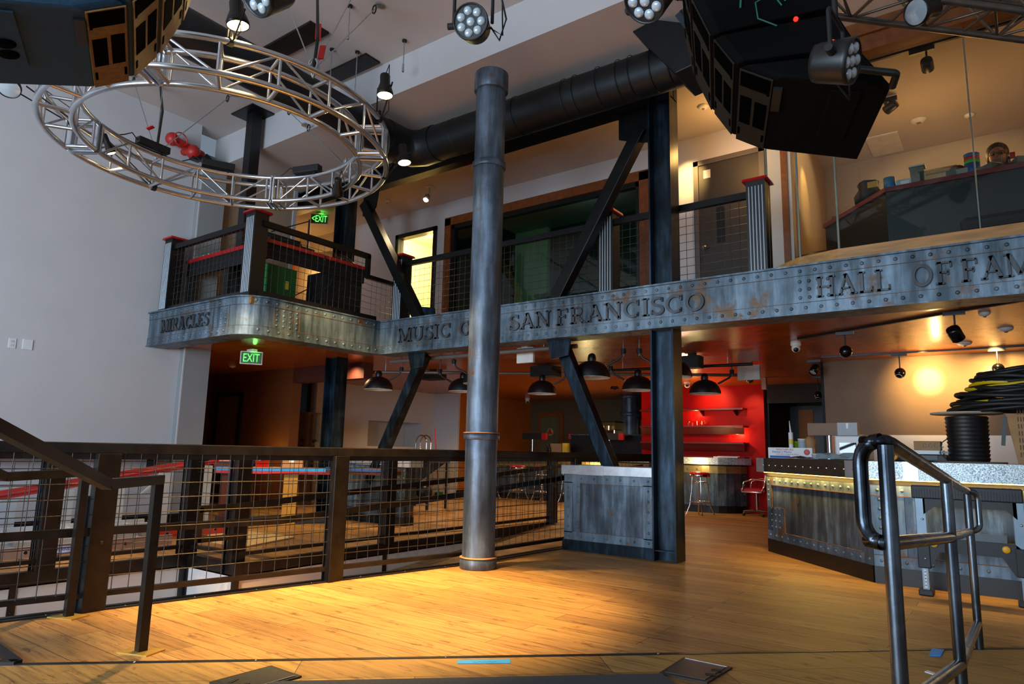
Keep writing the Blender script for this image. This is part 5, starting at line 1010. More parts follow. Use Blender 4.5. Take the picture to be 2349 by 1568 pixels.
head(1940,806,8.16,zt1,(-2.6,10.0,.8),'black ball track spotlight at the left end of the front ceiling track'); head(2192,766,7.5,zt1,(.4,9,.5),'black can track spotlight on the right half of the front ceiling track',0,.06,'can')
head(2065,855,10.24,zt1,(-1.6,9.2,.6),'black ball track spotlight left of the glow on the taupe wall'); head(2290,845,10.27,zt1,(-.6,9.3,.8),'black ball track spotlight over the cable coil')
head(1720,870,11.6,Z1-.01,(-3.4,10.6,.3),'dark ball spotlight right of the red wall sign',0,.06); head(1877,906,12.6,Z1-.01,(-2.8,12,.3),'small ball spotlight in the dark hallway',0,.07); head(1868,848,10.4,Z1-.01,(-3,9,.5),'black can spotlight beside the hallway corner',0,.06,'can')
head(1410,885,13.0,Z1-.01,(-7.6,12.2,.4),'dark can spotlight far back between brace and column',0,.06,'can')
# wall washes on the taupe wall
for x,k in ((-.87,1),(-.10,1)):
    spot('taupe_wall_spot',(x,10.15,2.46),(x,10.8,2.19),190,(1,.66,.26),34,1,.02); spot('taupe_wall_spot',(x,10.1,2.46),(x,10.8,2.15),110,(1,.60,.18),88,1,.02)
t = thing('white_wall_box', ony(1752,880,13.0), 'small white box hanging from the dark red ceiling at the hallway', 'box'); a,c = boxp(1747,865,1756,892,12.5,.1); MB().box(a,c).build('housing', WSB, t); MB().box((a[0]+.02,12.53,c[2]),(c[0]-.02,12.57,Z1)).build('mount', WSB, t)
# ---- far wall: restroom door, signs, equipment
YFw = 16.2
a = prect(1232,944,1292,1046,YFw-.03); t = struct(MB().box((a[0],YFw-.03,0),(a[2],YFw,a[3])), 'door_6', BRN); lf = MB().box((a[0]+.13,YFw-.045,0),(a[2]-.13,YFw-.03,a[3]-.14)).build('door_leaf', pbr('olive_door','5b5a3c',.5), t)
q = ony(1262,990,YFw-.05); MB().lathe([(.11,0),(.11,.01),(0,.01)],q,28,(0,-1,0)).build('round_sign', pbr('tan_sign','b79a68',.5), lf); MB().prism([q+Vector((-.085,-.012,-.06)),q+Vector((.085,-.012,-.06)),q+Vector((0,-.012,.09))],(0,-.006,0)).build('red_triangle_sign', REDP, lf)
a = prect(1301,992,1314,1009,YFw-.01); t = thing('accessibility_sign', ((a[0]+a[2])/2,YFw-.01,a[1]), 'small red sign with a white wheelchair symbol beside the far door', 'sign'); MB().box((a[0],YFw-.012,a[1]),(a[2],YFw,a[3])).build('plate', REDP, t)
w = a[2]-a[0]; h = a[3]-a[1]; b = MB(); O_ = Vector((a[0],YFw-.012,a[1])); b.ribbon(arc(.48*w,.36*h,.2*w,.16*h,120,350,12),.05*w,O_,X3,Z3,-Y3,.003); b.ribbon([(.42*w,.72*h),(.45*w,.48*h),(.62*w,.48*h),(.74*w,.26*h)],.07*w,O_,X3,Z3,-Y3,.003); b.lathe([(.06*w,0),(.06*w,.003),(0,.003)],O_+X3*.41*w+Z3*.82*h,10,(0,-1,0)); b.build('wheelchair_symbol', WHT, t)
def menu(px,py0,py1,pxw,Y,label):
    a = prect(px-pxw,py0,px+pxw,py1,Y); xm = (a[0]+a[2])/2; t = thing('sign_stand', (xm,Y,1.06), label, 'sign stand', 'black signs on chrome posts'); MB().box((a[0],Y,a[1]),(a[2],Y+.08,a[3])).build('board', BLKM, t); MB().cyl((xm,Y+.04,1.06),(xm,Y+.04,a[1]),.02,n=12).build('post', CHR, t); MB().lathe([(0,0),(.1,0),(.09,.015),(0,.02)],(xm,Y+.04,1.06),18).build('base', CHR, t); MB().box((a[2],Y+.005,a[1]),(a[2]+.12,Y+.07,a[3])).build('side_panel', REDP, t)
menu(1220,993,1007,22,13.45,'black board on a chrome post left of the far door'); menu(1396,993,1008,22,13.5,'black board on chrome post beside the right brace')
a = prect(1290,1018,1301,1030,13.35); t = thing('yellow_box', (a[0],13.35,1.06), 'small yellow box standing on the far bar', 'box'); MB().box((a[0],13.35,1.06),(a[2],13.45,a[3]+.02)).build('carton', pbr('yellow_card','d9b52a',.6), t)
a = prect(1262,1017,1288,1031,13.4); t = thing('cardboard_box', (a[0],13.4,1.06), 'low brown box on the far bar next to the small yellow box', 'box'); MB().box((a[0],13.4,1.06),(a[2],13.55,a[3])).build('carton', CARD, t)
for px_,l in ((1254,'dark bottle on the far bar beside the brown box'),(1261,'second dark bottle on the far bar beside the brown box')):
    q = ony(px_,1030,13.38); t = thing('bottle', (q.x,13.38,1.06), l, 'bottle'); MB().lathe([(0,0),(.035,0),(.035,.12),(.014,.17),(.014,.22),(0,.22)],(q.x,13.38,1.06),14).build('glass', BLK, t)
a = prect(1364,965,1410,996,14.2); t = thing('espresso_machine', ((a[0]+a[2])/2,14.2,a[1]), 'chrome espresso machine with a black top on the back counter', 'coffee machine'); MB().box((a[0],14.2,a[1]),(a[2],14.6,a[1]+.12)).build('body', CHR, t, bevel=.02); MB().box((a[0]+.02,14.25,a[1]+.12),(a[2]-.02,14.6,a[3]-.03)).build('boiler', pbr('brass_boiler','b9a25a',.25,.9), t); MB().box((a[0]-.02,14.18,a[3]-.03),(a[2]+.02,14.62,a[3])).build('cup_tray', BLK, t)
for k in range(3): MB().cyl((a[0]+.1+.15*k,14.16,a[1]+.1),(a[0]+.1+.15*k,14.16,a[1]+.2),.03,n=10).build('brew_head', CHR, t)
t2 = thing('back_counter', (-7.6,14.5,0), 'dark back counter carrying the espresso machine behind the far bar', 'counter'); MB().box((-8.6,14.15,0),(-6.0,14.7,a[1]-.02)).build('cabinet', BLKM, t2); MB().box((-8.65,14.1,a[1]-.02),(-5.95,14.75,a[1])).build('worktop', PA2, t2)
a = prect(1455,962,1496,1045,15.5); t = thing('refrigerator', ((a[0]+a[2])/2,15.5,0), 'dull greenish steel refrigerator behind the far round column', 'refrigerator'); MB().box((a[0],15.5,0),(a[2]+.3,16.1,a[3])).build('body', pbr('fridge_steel','8c8560',.4,.3), t); MB().box((a[0]+.02,15.48,.1),(a[2]+.28,15.5,a[3]-.04)).build('door', pbr('fridge_door','847d58',.4,.3), t); MB().box((a[0]+.36,15.45,a[3]-.2),(a[0]+.44,15.48,a[3]-.14)).build('handle', WHT, t)
# ---- white-wall corner: broom, cart, hoop
q = onz(1006,1140,0); t = thing('red_broom', (q.x,q.y,0), 'red-handled broom leaning on the white wall', 'broom'); e = ony(997,980,q.y-.1); MB().cyl(q+Z3*.12,e,.014,n=8).build('handle', REDP, t); MB().obox(q+Z3*.06,(.1,.28,.12),R(20)).build('green_bristles', pbr('green_bristle','1f9a4a',.8), t)
q = onz(945,1142,0); t = thing('tilt_cart', (q.x,q.y,0), 'black tilt cart with wheels in front of the white wall', 'cart'); s = Vector((.45,.55,0)).normalized(); s2 = Vector((-s.y,s.x,0))
B_ = lambda u,v,z: q+s*u+s2*v+Z3*z
MB().hexa([B_(-.55,-.3,.3),B_(-.15,-.3,.18),B_(-.15,.3,.18),B_(-.55,.3,.3),B_(-.7,-.35,.85),B_(.75,-.35,.85),B_(.75,.35,.85),B_(-.7,.35,.85)]).build('hopper', BLKP, t, bevel=.02); MB().tube([B_(-.7,-.36,.86),B_(.76,-.36,.86),B_(.76,.36,.86),B_(-.7,.36,.86)],.025,8,closed=True).build('rim', BLK, t)
for v in (-.33,.33): MB().lathe([(0,-.04),(.16,-.04),(.16,.04),(0,.04)],B_(.25,v,.16),20,s2).build('wheel', BLK, t)
MB().tube([B_(-.4,-.3,.32),B_(-.5,-.3,.04),B_(-.5,.3,.04),B_(-.4,.3,.32)],.018,8).build('stand_leg', BLK, t)
q = ony(966,1022,9.6); t = thing('chrome_hoop_rack', (q.x,9.6,.97), 'chrome looped rack standing on the table by the white wall', 'rack')
for dx in (0,.06): MB().tube([(q.x-.14+dx,9.6+dx,.9)]+[(q.x+dx+.14*math.cos(k),9.6+dx,q.z+.05+.15*math.sin(k)) for k in [math.pi*(1-j/10) for j in range(11)]]+[(q.x+.14+dx,9.6+dx,.9)],.012,8).build('hoop', CHR, t)
t2 = thing('side_table', (q.x,9.7,0), 'small dark table under the chrome looped rack', 'table'); MB().box((q.x-.5,9.4,.86),(q.x+.4,10.0,.9)).build('tabletop', BLK, t2)
for dx,dy in ((-.46,9.44),(.36,9.44),(-.46,9.96),(.36,9.96)): MB().box((q.x+dx-.02,dy-.02,0),(q.x+dx+.02,dy+.02,.86)).build('leg', BLK, t2)
# ---- drink counter below the balcony, things on it
cA,cB = Vector((-9.25,5.45,0)),Vector((-8.12,6.72,0)); cd_ = (cB-cA).normalized(); cn = Vector((-cd_.y,cd_.x,0)); zc_ = .80
t = thing('drink_counter', (cA+cB)/2, 'wooden counter with blue-taped and red edge under the balcony', 'counter')
C_ = lambda u,v,z: cA+cd_*u+cn*v+Z3*z; CL = (cB-cA).length
slab = lambda u0,u1,v0,v1,z0,z1: MB().hexa([C_(u0,v0,z0),C_(u1,v0,z0),C_(u1,v1,z0),C_(u0,v1,z0),C_(u0,v0,z1),C_(u1,v0,z1),C_(u1,v1,z1),C_(u0,v1,z1)])
slab(0,CL,0,.3,zc_-.02,zc_).build('plywood_top', PLY, t); slab(0,CL,-.012,.0,zc_-.05,zc_).build('blue_taped_edge', BLUET, t); slab(0,CL,-.008,.29,zc_-.09,zc_-.05).build('red_edge', REDP, t)
slab(.1,.5,.03,.28,0,zc_-.09).build('side_panel', DRED, t); slab(.95,1.15,.05,.27,0,zc_-.09).build('support_leg', pbr('ochre_leg','a0761c',.6), t); slab(.05,CL-.1,.06,.27,0,.1).build('plinth', BLK, t)
q = C_(.62,.15,zc_); t = thing('red_bucket', q, 'bright red plastic bucket with a blue glove on the drink counter', 'bucket'); MB().lathe([(0,0),(.09,0),(.125,.19),(.13,.19),(.13,.2),(.118,.2),(.085,.01),(0,.01)],q,24).build('pail', pbr('red_bucket_plastic','e01414',.4), t); g_ = MB().ball(q+Vector((-.1,-.1,.15)),.05,10,(1,.6,1.3)); 
for k in range(3): g_.cyl(q+Vector((-.12+.03*k,-.11,.1)),q+Vector((-.13+.035*k,-.12,.02)),.012,n=6)
g_.build('blue_glove', pbr('blue_glove','1b5fae',.7), t); MB().tube([q+Vector((-.128,0,.19)),q+Vector((-.05,-.13,.1)),q+Vector((.1,-.1,.1)),q+Vector((.128,0,.19))],.005,6).build('bail_handle', GALV, t)
q = C_(1.05,.15,zc_); t = thing('cardboard_box', q, 'small open cardboard carton next to the red bucket', 'box'); MB().obox(q+Z3*.065,(.3,.22,.13),R(48)).build('carton', CARD, t); MB().obox(q+Z3*.10+cn*-.112,(.08,.003,.05),R(48)).build('white_label', WHT, t)
q = C_(.14,.15,zc_); t = thing('pink_box', q, 'pale pink box at the left end of the drink counter', 'box'); MB().obox(q+Z3*.13,(.22,.2,.1),R(48)).build('carton', pbr('pink_carton','d08a80',.6), t); MB().obox(q+Z3*.04,(.32,.26,.08),R(48)).build('lower_tray', DRED, t)
t = thing('drink_shelf', (-7.4,6.75,0), 'red and blue edged plank shelf in front of the left riveted counter', 'shelf'); MB().box((-8.1,6.5,.80),(-6.9,6.85,.82)).build('board', BRN, t); MB().box((-8.1,6.49,.785),(-6.9,6.5,.825)).build('blue_taped_edge', pbr('blue_edge','2b4f8e',.5), t); MB().box((-8.1,6.495,.745),(-6.9,6.84,.785)).build('red_edge', DRED, t)
for x in (-8.0,-7.0): MB().box((x-.03,6.7,0),(x+.03,6.8,.745)).build('leg', BLK, t)
for i,(dx,hh,dy) in enumerate(((0,1.78,0),(.32,1.74,.05),(.6,1.2,-.05))):
    t = thing('cardboard_carton', (-11.45+dx,8.45+dy,0), ['tall brown carton standing left in the dark recess','tall brown carton standing right in the dark recess','shorter carton in front in the dark recess'][i], 'box', 'cartons in the dark recess'); MB().box((-11.45+dx,8.45+dy,0),(-11.17+dx,8.8+dy,hh)).build('carton', CARD, t); b = MB()
    for j in range(5): b.box((-11.38+dx,8.445+dy,hh*.4+.12*j),(-11.25+dx,8.45+dy,hh*.4+.07+.12*j))
    b.build('printed_marks', pbr('carton_print','5d3c1c',.8), t); MB().box((-11.325+dx,8.446+dy,0),(-11.295+dx,8.45+dy,hh)).build('tape_seam', pbr('carton_tape','8a6238',.4), t)
# ---- left side: wall shelf, ladders, plywood, outlets
t = thing('wall_drink_rail', (-9.75,2.5,.92), 'long wooden drink rail with red edge along the left white wall', 'shelf')
MB().box((XL+.015,-2.4,.90),(-9.55,5.1,.93)).build('board', BRN, t); MB().box((-9.56,-2.4,.898),(-9.53,5.1,.92)).build('red_edge', REDP, t)
for y in (-1,.5,2,3.5,4.8): MB().prism([(XL,y,.9),(-9.62,y,.9),(XL,y,.66)],(0,.03,0)).build('bracket', DST, t)
for y0,y1,mt in ((2.7,3.3,'2e3f86'),(3.35,4.0,'d4641c'),(4.1,4.9,'35489a')): MB().box((-9.85,y0,.93),(-9.57,y1,.936)).build('masking_paper', pbr('paper_'+mt,mt,.7), t)
RFG = pbr('red_fibreglass','c23a34',.4,0,.08); GF = pbr('ladder_aluminium','c9d2d8',.4,.35,.08)
t = thing('stepladder', (-8.9,3.2,0), 'big red fibreglass stepladder lying on its side by the left wall', 'ladder')
p0,p1 = Vector((-8.75,1.0,.24)),Vector((-8.75,5.2,.89)); p2 = Vector((-9.15,1.0,.24)); p3 = Vector((-9.2,5.2,.89))
MB().bar(p0,p1,.025,.05).bar(p0+Vector((0,0,.02)),p1+Vector((0,0,.02)),.06,.014).build('side_rail', RFG, t); MB().bar(p2,p3,.03,.05).build('side_rail', RFG, t)
for i in range(8):
    f = .04+.92*i/7; a = p0.lerp(p1,f); MB().box((a.x-.055,a.y-.075,.0),(a.x+.03,a.y+.075,a.z-.03)).build('step', GF, t)
    MB().bar(a-Z3*.05,Vector((a.x,a.y-.28,a.z-.3)),.02,.02,(1,0,0)).build('step_brace', GF, t)
MB().bar((-8.78,.9,.03),(-8.78,5.2,.03),.09,.05).build('side_rail', RFG, t)
# extension ladders stacked flat, one lettered ellipse label
for i,(x0,z0,mt,l) in enumerate(((-7.62,.02,GF,'lower aluminium extension ladder lying on the floor beyond the ramp'),(-7.9,.14,GF,'upper aluminium extension ladder stacked with plates and drops'),(-8.12,.02,RFG,'red-railed extension ladder lying behind the aluminium ladders'))):
    ya,yb_ = (.4,4.05) if i<2 else (3.2,5.0); t = thing('extension_ladder', (x0,2.2,z0), l, 'ladder', 'ladders lying on the floor')
    for dx in (0,-.38): MB().box((x0+dx-.02,ya,z0),(x0+dx+.02,yb_,z0+.1)).build('rail', pbr('ladder_side','a5867a',.45,.2) if (i==0 and dx==0) else mt, t)
    n = int((yb_-ya)/.3)
    for k in range(n): y = ya+.15+.3*k; MB().cyl((x0-.38,y,z0+.05),(x0+.021,y,z0+.05),.02,n=10).build('rung', GF, t)
    b = MB()
    for k in range(n): b.cyl((x0+.018,ya+.15+.3*k,z0+.05),(x0+.023,ya+.15+.3*k,z0+.05),.017,n=12)
    b.build('rung_ends', BLK, t)
    if i==0:
        lb = MB(); O_ = onz(145,1258,.06); O_ = onx(145,1258,x0+.022); lb.prism([Vector((x0+.022,O_.y+.13*math.cos(k),z0+.05+.035*math.sin(k))) for k in [j*math.pi/12 for j in range(24)]],(.002,0,0)); lp = lb.build('oval_label', pbr('white_blue_label','d5d8e6',.5), t)
        textmesh(MB(),'WERNER',Vector((x0+.0245,O_.y,z0+.036)),Y3,Z3,X3,.028,.18,.001,'C').build('blue_lettering', BLUT, lp); MB().tube([Vector((x0+.024,O_.y+.13*math.cos(k),z0+.05+.035*math.sin(k))) for k in [j*math.pi/12 for j in range(24)]],.004,4,closed=True).build('blue_border', BLUT, lp)
for px_,py_,l in ((232,1205,'crumpled white paper scrap on the ladder stack'),(350,1200,'small white paper scrap at the ladder stack end')):
    q = onx(px_,py_,-7.9); b = MB().ball(Vector((-7.9,q.y,.262)),.045,8,(1.3,1,.5)); b.v = [v+Vector((random.uniform(-.012,.012),)*3) for v in b.v]; thing_mb(b,'paper_scrap',WHT,l,'paper')
b = MB().prism([onz(x,y,.004) for x,y in ((470,1240),(484,1214),(548,1217),(676,1233),(553,1257))],(0,0,.014)); thing_mb(b,'plywood_sheet',PLY,'pale plywood sheet lying on the floor beyond the ramp railings','plywood')
q = onx(28,787,XL); t = thing('wall_outlet', q, 'white double outlet on the left wall', 'outlet'); MB().box((XL,q.y-.04,q.z-.06),(XL+.008,q.y+.04,q.z+.06)).build('cover_plate', WHT, t, bevel=.003)
for dz in (-.025,.025): MB().box((XL+.008,q.y-.018,q.z+dz-.016),(XL+.0105,q.y+.018,q.z+dz+.016)).build('socket_face', pbr('socket_grey','bfc2c8',.5), t)
q = onx(63,790,XL); t = thing('blank_wall_plate', q, 'larger blank white plate right of the outlet on the left wall', 'wall plate'); MB().box((XL,q.y-.055,q.z-.065),(XL+.012,q.y+.055,q.z+.065)).build('cover_plate', WHT, t, bevel=.003)
# ---- foreground floor things
def pocket(pts, label, seed):
    P4 = [onz(x,y,.007) for x,y in pts]; c = sum(P4,Vector())/4; t = thing('floor_pocket', c, label, 'floor box', 'stage floor boxes'); FPM = pbr('floor_box_metal','2b2a2a',.55,.3,.2,40)
    MB().prism(P4,(0,0,.008)).build('frame', FPM, t); I4 = [c+(p-c)*.84 for p in P4]; MB().prism([p+Z3*.008 for p in I4],(0,0,.003)).build('lid', pbr('floor_box_lid','333231',.5,.2,.25,60), t)
    e = [c+(p-c)*.86 for p in P4]; MB().bar(e[1]+Z3*.0115,e[2]+Z3*.0115,.006,.003).build('hinge_line', GALV, t)
    u = (P4[1]-P4[0]).normalized(); v = (P4[2]-P4[1]).normalized()
    for k in range(2): MB().bar(c+v*.07+u*(.04-.09*k)+Z3*.0125,c+v*.12+u*(.06-.09*k)+Z3*.0125,.02,.003).build('cable_slot', BLKM, t)
sq = lambda c,s: None
a_ = onz(1568,1510,.007); b_ = onz(1680,1533,.007); c_ = onz(1622,1568,.007)
pocket(((1512,1546),(1568,1510),(1680,1533),(1622,1568)),'square dark metal floor box set in the stage boards at right',0)
k0,k1,k2 = onz(622,1529,.007),onz(692,1553,.007),onz(480,1567,.007); 
u_ = (k1-k0); v_ = (k2-k0); w_ = Vector((-u_.y,u_.x,0)).normalized()*u_.length; w_ = w_ if w_.dot(v_)>0 else -w_
P4 = [k0,k1,k1+v_,k0+v_]
def topx(p):
    d = p-CAM; z = d.dot(fwd); return (W/2+FPX*d.dot(RT)/z, H/2-FPX*d.dot(UP)/z)
pocket([topx(p) for p in P4],'square dark metal floor box cut by the bottom edge at left',1)
b = MB().prism([onz(x,y,.007) for x,y in ((1048,1514.5),(1170,1511.5),(1171,1521),(1050,1522))],(0,0,.002)); t = b.build('blue_floor_tape', BLUET, label='strip of blue tape along the black floor trim in front', cat='tape')
O_ = onz(1085,1518,.0091); MB().ribbon([(i*.009,.006*math.sin(i*2.1)+.003*math.sin(i*5)) for i in range(15)],.003,O_,TD,-TN,Z3,.0006).build('pen_scribble', BLUT, t)
b = MB().prism([onz(x,y,.007) for x,y in ((2131,1504),(2138,1487),(2166,1491),(2158,1505))],(0,0,.004)); thing_mb(b,'blue_tape_scrap',BLUET,'folded scrap of blue tape on the floor by the tube handrail','tape')
b = MB().prism([onz(x,y,.007) for x,y in ((2121,1541),(2128,1538),(2150,1546),(2146,1549))],(0,0,.004)); thing_mb(b,'white_scrap',WHT,'tiny white scrap on the floor by the tube handrail','paper')
b = MB().prism([st(-1.2,.375,.007),st(.72,.375,.007),st(.76,.9,.007),st(-1.2,.9,.007)],(0,0,.012)); b.build('carpet_strip', CARPET, label='edge of a dark grey carpet at the bottom of the picture', cat='carpet')
# ================================================================== upper storey things
t = thing('control_desk', (-8.1,5.4,2.95), 'black L-shaped lighting desk with red edge on the balcony', 'desk')
zd = 3.80
MB().prism([(-9.75,5.02,zd-.04),(-7.72,5.02,zd-.04),(-7.72,6.72,zd-.04),(-8.25,6.72,zd-.04),(-8.25,5.5,zd-.04),(-9.75,5.5,zd-.04)],(0,0,.04)).build('desk_top', BLKM, t)
MB().box((-9.75,4.995,zd-.045),(-7.70,5.02,zd+.005)).box((-7.72,5.02,zd-.045),(-7.695,6.72,zd+.005)).build('red_edge', REDP, t)
MB().box((-9.75,5.03,zd-.24),(-7.74,5.06,zd-.045)).box((-7.77,5.06,zd-.24),(-7.74,6.7,zd-.045)).build('apron', BLKM, t)
for x,y in ((-8.75,5.1),(-9.7,5.1)): MB().box((x-.06,y-.04,2.95),(x+.06,y+.04,zd-.2)).build('leg', BLKM, t)
MB().box((-8.2,6.02,2.95),(-7.76,6.68,zd-.2)).build('side_cabinet', BLKM, t)
t = thing('lighting_console', (-7.98,5.4,zd), 'black lighting console with raised back on the balcony desk', 'console')
MB().prism([(-7.8,5.1,zd),(-8.2,5.1,zd),(-8.24,5.1,zd+.24),(-8.14,5.1,zd+.25),(-8.06,5.1,zd+.1),(-7.8,5.1,zd+.07)],(0,.72,0)).build('housing', BLKP, t, bevel=.008); MB().box((-8.16,5.2,zd+.12),(-8.13,5.7,zd+.22)).build('screen', pane('console_screen','20262a',.25), t)
b = MB()
for i in range(10): b.box((-7.95,5.16+.06*i,zd+.085),(-7.92,5.175+.06*i,zd+.105))
b.build('faders', GALV, t)
b = MB()
for k in range(5): y = 5.9+.12*k; b.tube([(-7.9,y-.12,zd+.02),(-7.95,y-.05,zd+.07+.02*(k%2)),(-7.85,y,zd+.03),(-7.9,y+.08,zd+.06),(-7.95,y+.12,zd+.01)],.007,6)
b.tube([(-7.8,5.9,zd+.01),(-7.68,5.92,zd-.02),(-7.72,5.9,zd-.4),(-7.85,5.6,zd-.62),(-7.95,5.2,zd-.84)],.008,6).tube([(-7.8,6.1,zd+.01),(-7.66,6.1,zd-.05),(-7.7,6.05,zd-.4),(-7.82,5.85,zd-.62),(-7.85,5.8,zd-.85)],.008,6)
thing_mb(b,'cable_bundle',CLOTH,'tangle of black cables trailing over the balcony desk','cable')
b = MB().tube([(-8.0,6.0,zd+.07),(-7.95,6.2,zd+.1),(-7.92,6.45,zd+.08),(-7.9,6.66,zd+.05)],[.03,.08,.075,.03],10); b.v = [v+Vector([random.uniform(-.014,.014) for _ in range(3)]) for v in b.v]
t = thing_mb(b,'plastic_wrapped_bundle',pane('clear_wrap','e6dcc8',.35,.15),'clear plastic wrapped bundle lying at the right end of the balcony desk','bundle')
t = thing('small_mixer', (-9.4,5.2,zd), 'small dark device with knobs at the left end of the balcony desk', 'mixer'); MB().hexa([(-9.6,5.08,zd),(-9.2,5.08,zd),(-9.2,5.3,zd),(-9.6,5.3,zd),(-9.6,5.08,zd+.04),(-9.2,5.08,zd+.04),(-9.2,5.3,zd+.1),(-9.6,5.3,zd+.1)]).build('housing', BLKP, t); MB().cyl((-9.5,5.12,zd+.05),(-9.5,5.12,zd+.08),.02,n=10).cyl((-9.35,5.12,zd+.05),(-9.35,5.12,zd+.08),.02,n=10).build('knobs', GALV, t)
b = MB()
for k in range(3): b.tube([(-8.85+.12*k,5.1,zd+.015),(-8.82+.12*k,5.14,zd+.08),(-8.77+.12*k,5.1,zd+.06),(-8.73+.12*k,5.08,zd+.012)],.008,6)
thing_mb(b,'short_cable',CLOTH,'short black cable heap on the balcony desk edge','cable')
t = thing('green_bag', (-7.95,5.12,2.95), 'bright green boxy bag standing under the balcony desk', 'bag'); MB().box((-8.15,5.1,2.95),(-7.82,5.3,3.52)).build('bag_body', pbr('bright_green','0a9a3c',.5), t, bevel=.02); MB().box((-7.83,5.1,2.95),(-7.80,5.55,3.5)).build('dark_green_side', pbr('dark_green','0e5a22',.6), t); MB().box((-7.80,5.38,3.2),(-7.795,5.43,3.32)).build('yellow_patch', pbr('yellow_patch','c9b030',.6), t)
t = thing('monitor_stand', (-8.3,5.9,zd), 'thin black stand rising from the balcony desk behind the console', 'stand'); MB().tube([(-8.15,5.95,zd),(-8.15,5.95,zd+.62)],.016,8).build('pole', BLK, t); MB().tube([(-8.1,5.3,zd+.25),(-8.15,5.95,zd+.6)],.008,6).build('stay', BLK, t); MB().box((-8.22,5.85,zd),(-8.08,6.05,zd+.012)).build('base', BLK, t)
P = onz(755,491,5.53); exit_sign((P.x-.12,P.y-.12,5.52),Vector((.7,.714,0)),Vector((.714,-.7,0)),.33,'<EXIT','lit green exit sign with an arrow hanging upstairs left of the column')
def upspot(px,py,lit,label,tgt=None,dz=.22):
    P = onz(px,py,ZC); t = thing('ceiling_spot', (P.x,P.y,ZC), label, 'ceiling spotlight', 'ceiling spots upstairs'); MB().lathe([(0,0),(.075,0),(.075,-.015),(0,-.02)],P,20).build('canopy', WSB, t); q = P+Vector((-.03,-.04,-dz)); MB().tube([P-Z3*.015,P-Z3*dz*.5,q+Z3*.04],.012,8).build('stem', GALV, t)
    d = (Vector(tgt)-q).normalized() if tgt else Vector((.1,-.5,-.85)).normalized(); MB().lathe([(0,-.07),(.045,-.07),(.055,0),(.05,.04),(.045,.02),(0,.0)],q,16,d).build('head', GALV, t)
    if lit: MB().ball(q+d*.02,.045,12).build('bulb', glow('upstairs_bulb','ffd9b0',14), t); spot('ceiling_spot_beam',q+d*.08,q+d*2,lit,WARM2,75,.6,.03)
upspot(986,428,22,'lit ceiling spot upstairs right of the ring truss'); upspot(850,468,0,'dark ceiling spot upstairs beside the left column')
P = ony(855,503,8.70); t = thing('fire_bell', P, 'red round fire bell on the wall behind the left brace', 'bell'); MB().lathe([(.0,0),(.09,0),(.12,.03),(.12,.06),(.08,.10),(0,.11)],Vector((P.x,8.74,P.z)),24,(0,-1,0)).build('gong', REDP, t)
MB().box((P.x-.06,8.72,P.z-.22),(P.x+.06,8.76,P.z-.1)).build('wall_box', WSB, t)
def disc(px,py,z,label,r_=.07): detector(px,py,z,label,r_)
disc(1440,295,ZC,'flush white disc on the upper ceiling left of the right column'); disc(1613,243,ZC,'white sprinkler disc on the upper ceiling near the right array'); disc(888,460,ZC,'small disc on the upper ceiling right of the left column',.05); disc(868,447,ZC,'smaller disc on the upper ceiling by the left column',.04); disc(2107,275,ZC,'large white detector on the glass room ceiling',.1); disc(2224,263,ZC,'smaller white detector on the glass room ceiling',.06)
P = onz(2030,330,ZC); t = thing('ceiling_panel', (P.x,P.y,ZC), 'pale ceiling access panel in the glass room by the wall', 'panel'); MB().box((P.x-.2,P.y-.35,ZC-.015),(P.x+.2,P.y+.35,ZC)).build('panel_frame', WSB, t)
track((-1.0,8.03,ZC-.012),(2.0,8.06,ZC-.012),'black lighting track along the glass room ceiling'); track((-1.0,8.03,ZC-.012),(-.97,9.3,ZC-.012),'short black track branching back on the glass room ceiling')
def uphead(px,py,Y,label,tgt,power=0):
    P = ony(px,py,Y); t = thing('track_spotlight', P, label, 'track light', 'track spotlights upstairs'); d = (Vector(tgt)-P).normalized()
    MB().box((P.x-.16,P.y-.02,ZC-.07),(P.x+.08,P.y+.02,ZC-.024)).build('adapter', BLK, t); MB().cyl((P.x,P.y,ZC-.06),P+Z3*.04,.010,n=8).build('stem', BLK, t)
    MB().lathe([(0,-.08),(.055,-.08),(.06,-.06),(.06,.06),(.05,.07),(.045,.05),(0,.05)],P,16,d).build('can_housing', BLK, t); MB().lathe([(.045,.055),(0,.058)],P,16,d).build('lens', pbr('upstairs_lens','ffe2a8',.2,emit='ffd890',es=2), t)
    if power: spot('upstairs_track_beam',P+d*.08,tgt,power,WARM2,60,.5,.03)
uphead(2127,150,8.05,'black track spot on the glass room track',(-.4,10.9,4.3),60); uphead(2042,246,9.0,'black track spot on the branch track in the glass room',(-2.05,9.5,4.9),30)
spot('gallery_wall_spot',(-3.35,8.15,5.3),(-3.42,8.76,4.93),60,(1,.62,.2),50,.9,.03)
spot('glass_room_side_spot',(-1.65,9.35,5.3),(-2.05,9.45,4.75),26,(1,.62,.2),44,.9,.03)
point('glass_room_fill',(-.6,9.3,4.6),13,(1,.50,.15),.2); point('gallery_fill',(-2.6,8.1,5.0),12,(1,.52,.14),.08); point('glass_room_fill',(1.6,8.8,4.6),10,(1,.50,.15),.2)  # fill points without fixtures, added to warm ceiling and walls
point('hall_lamp',(-11.6,8.4,4.6),9,(1,.55,.15),.15)
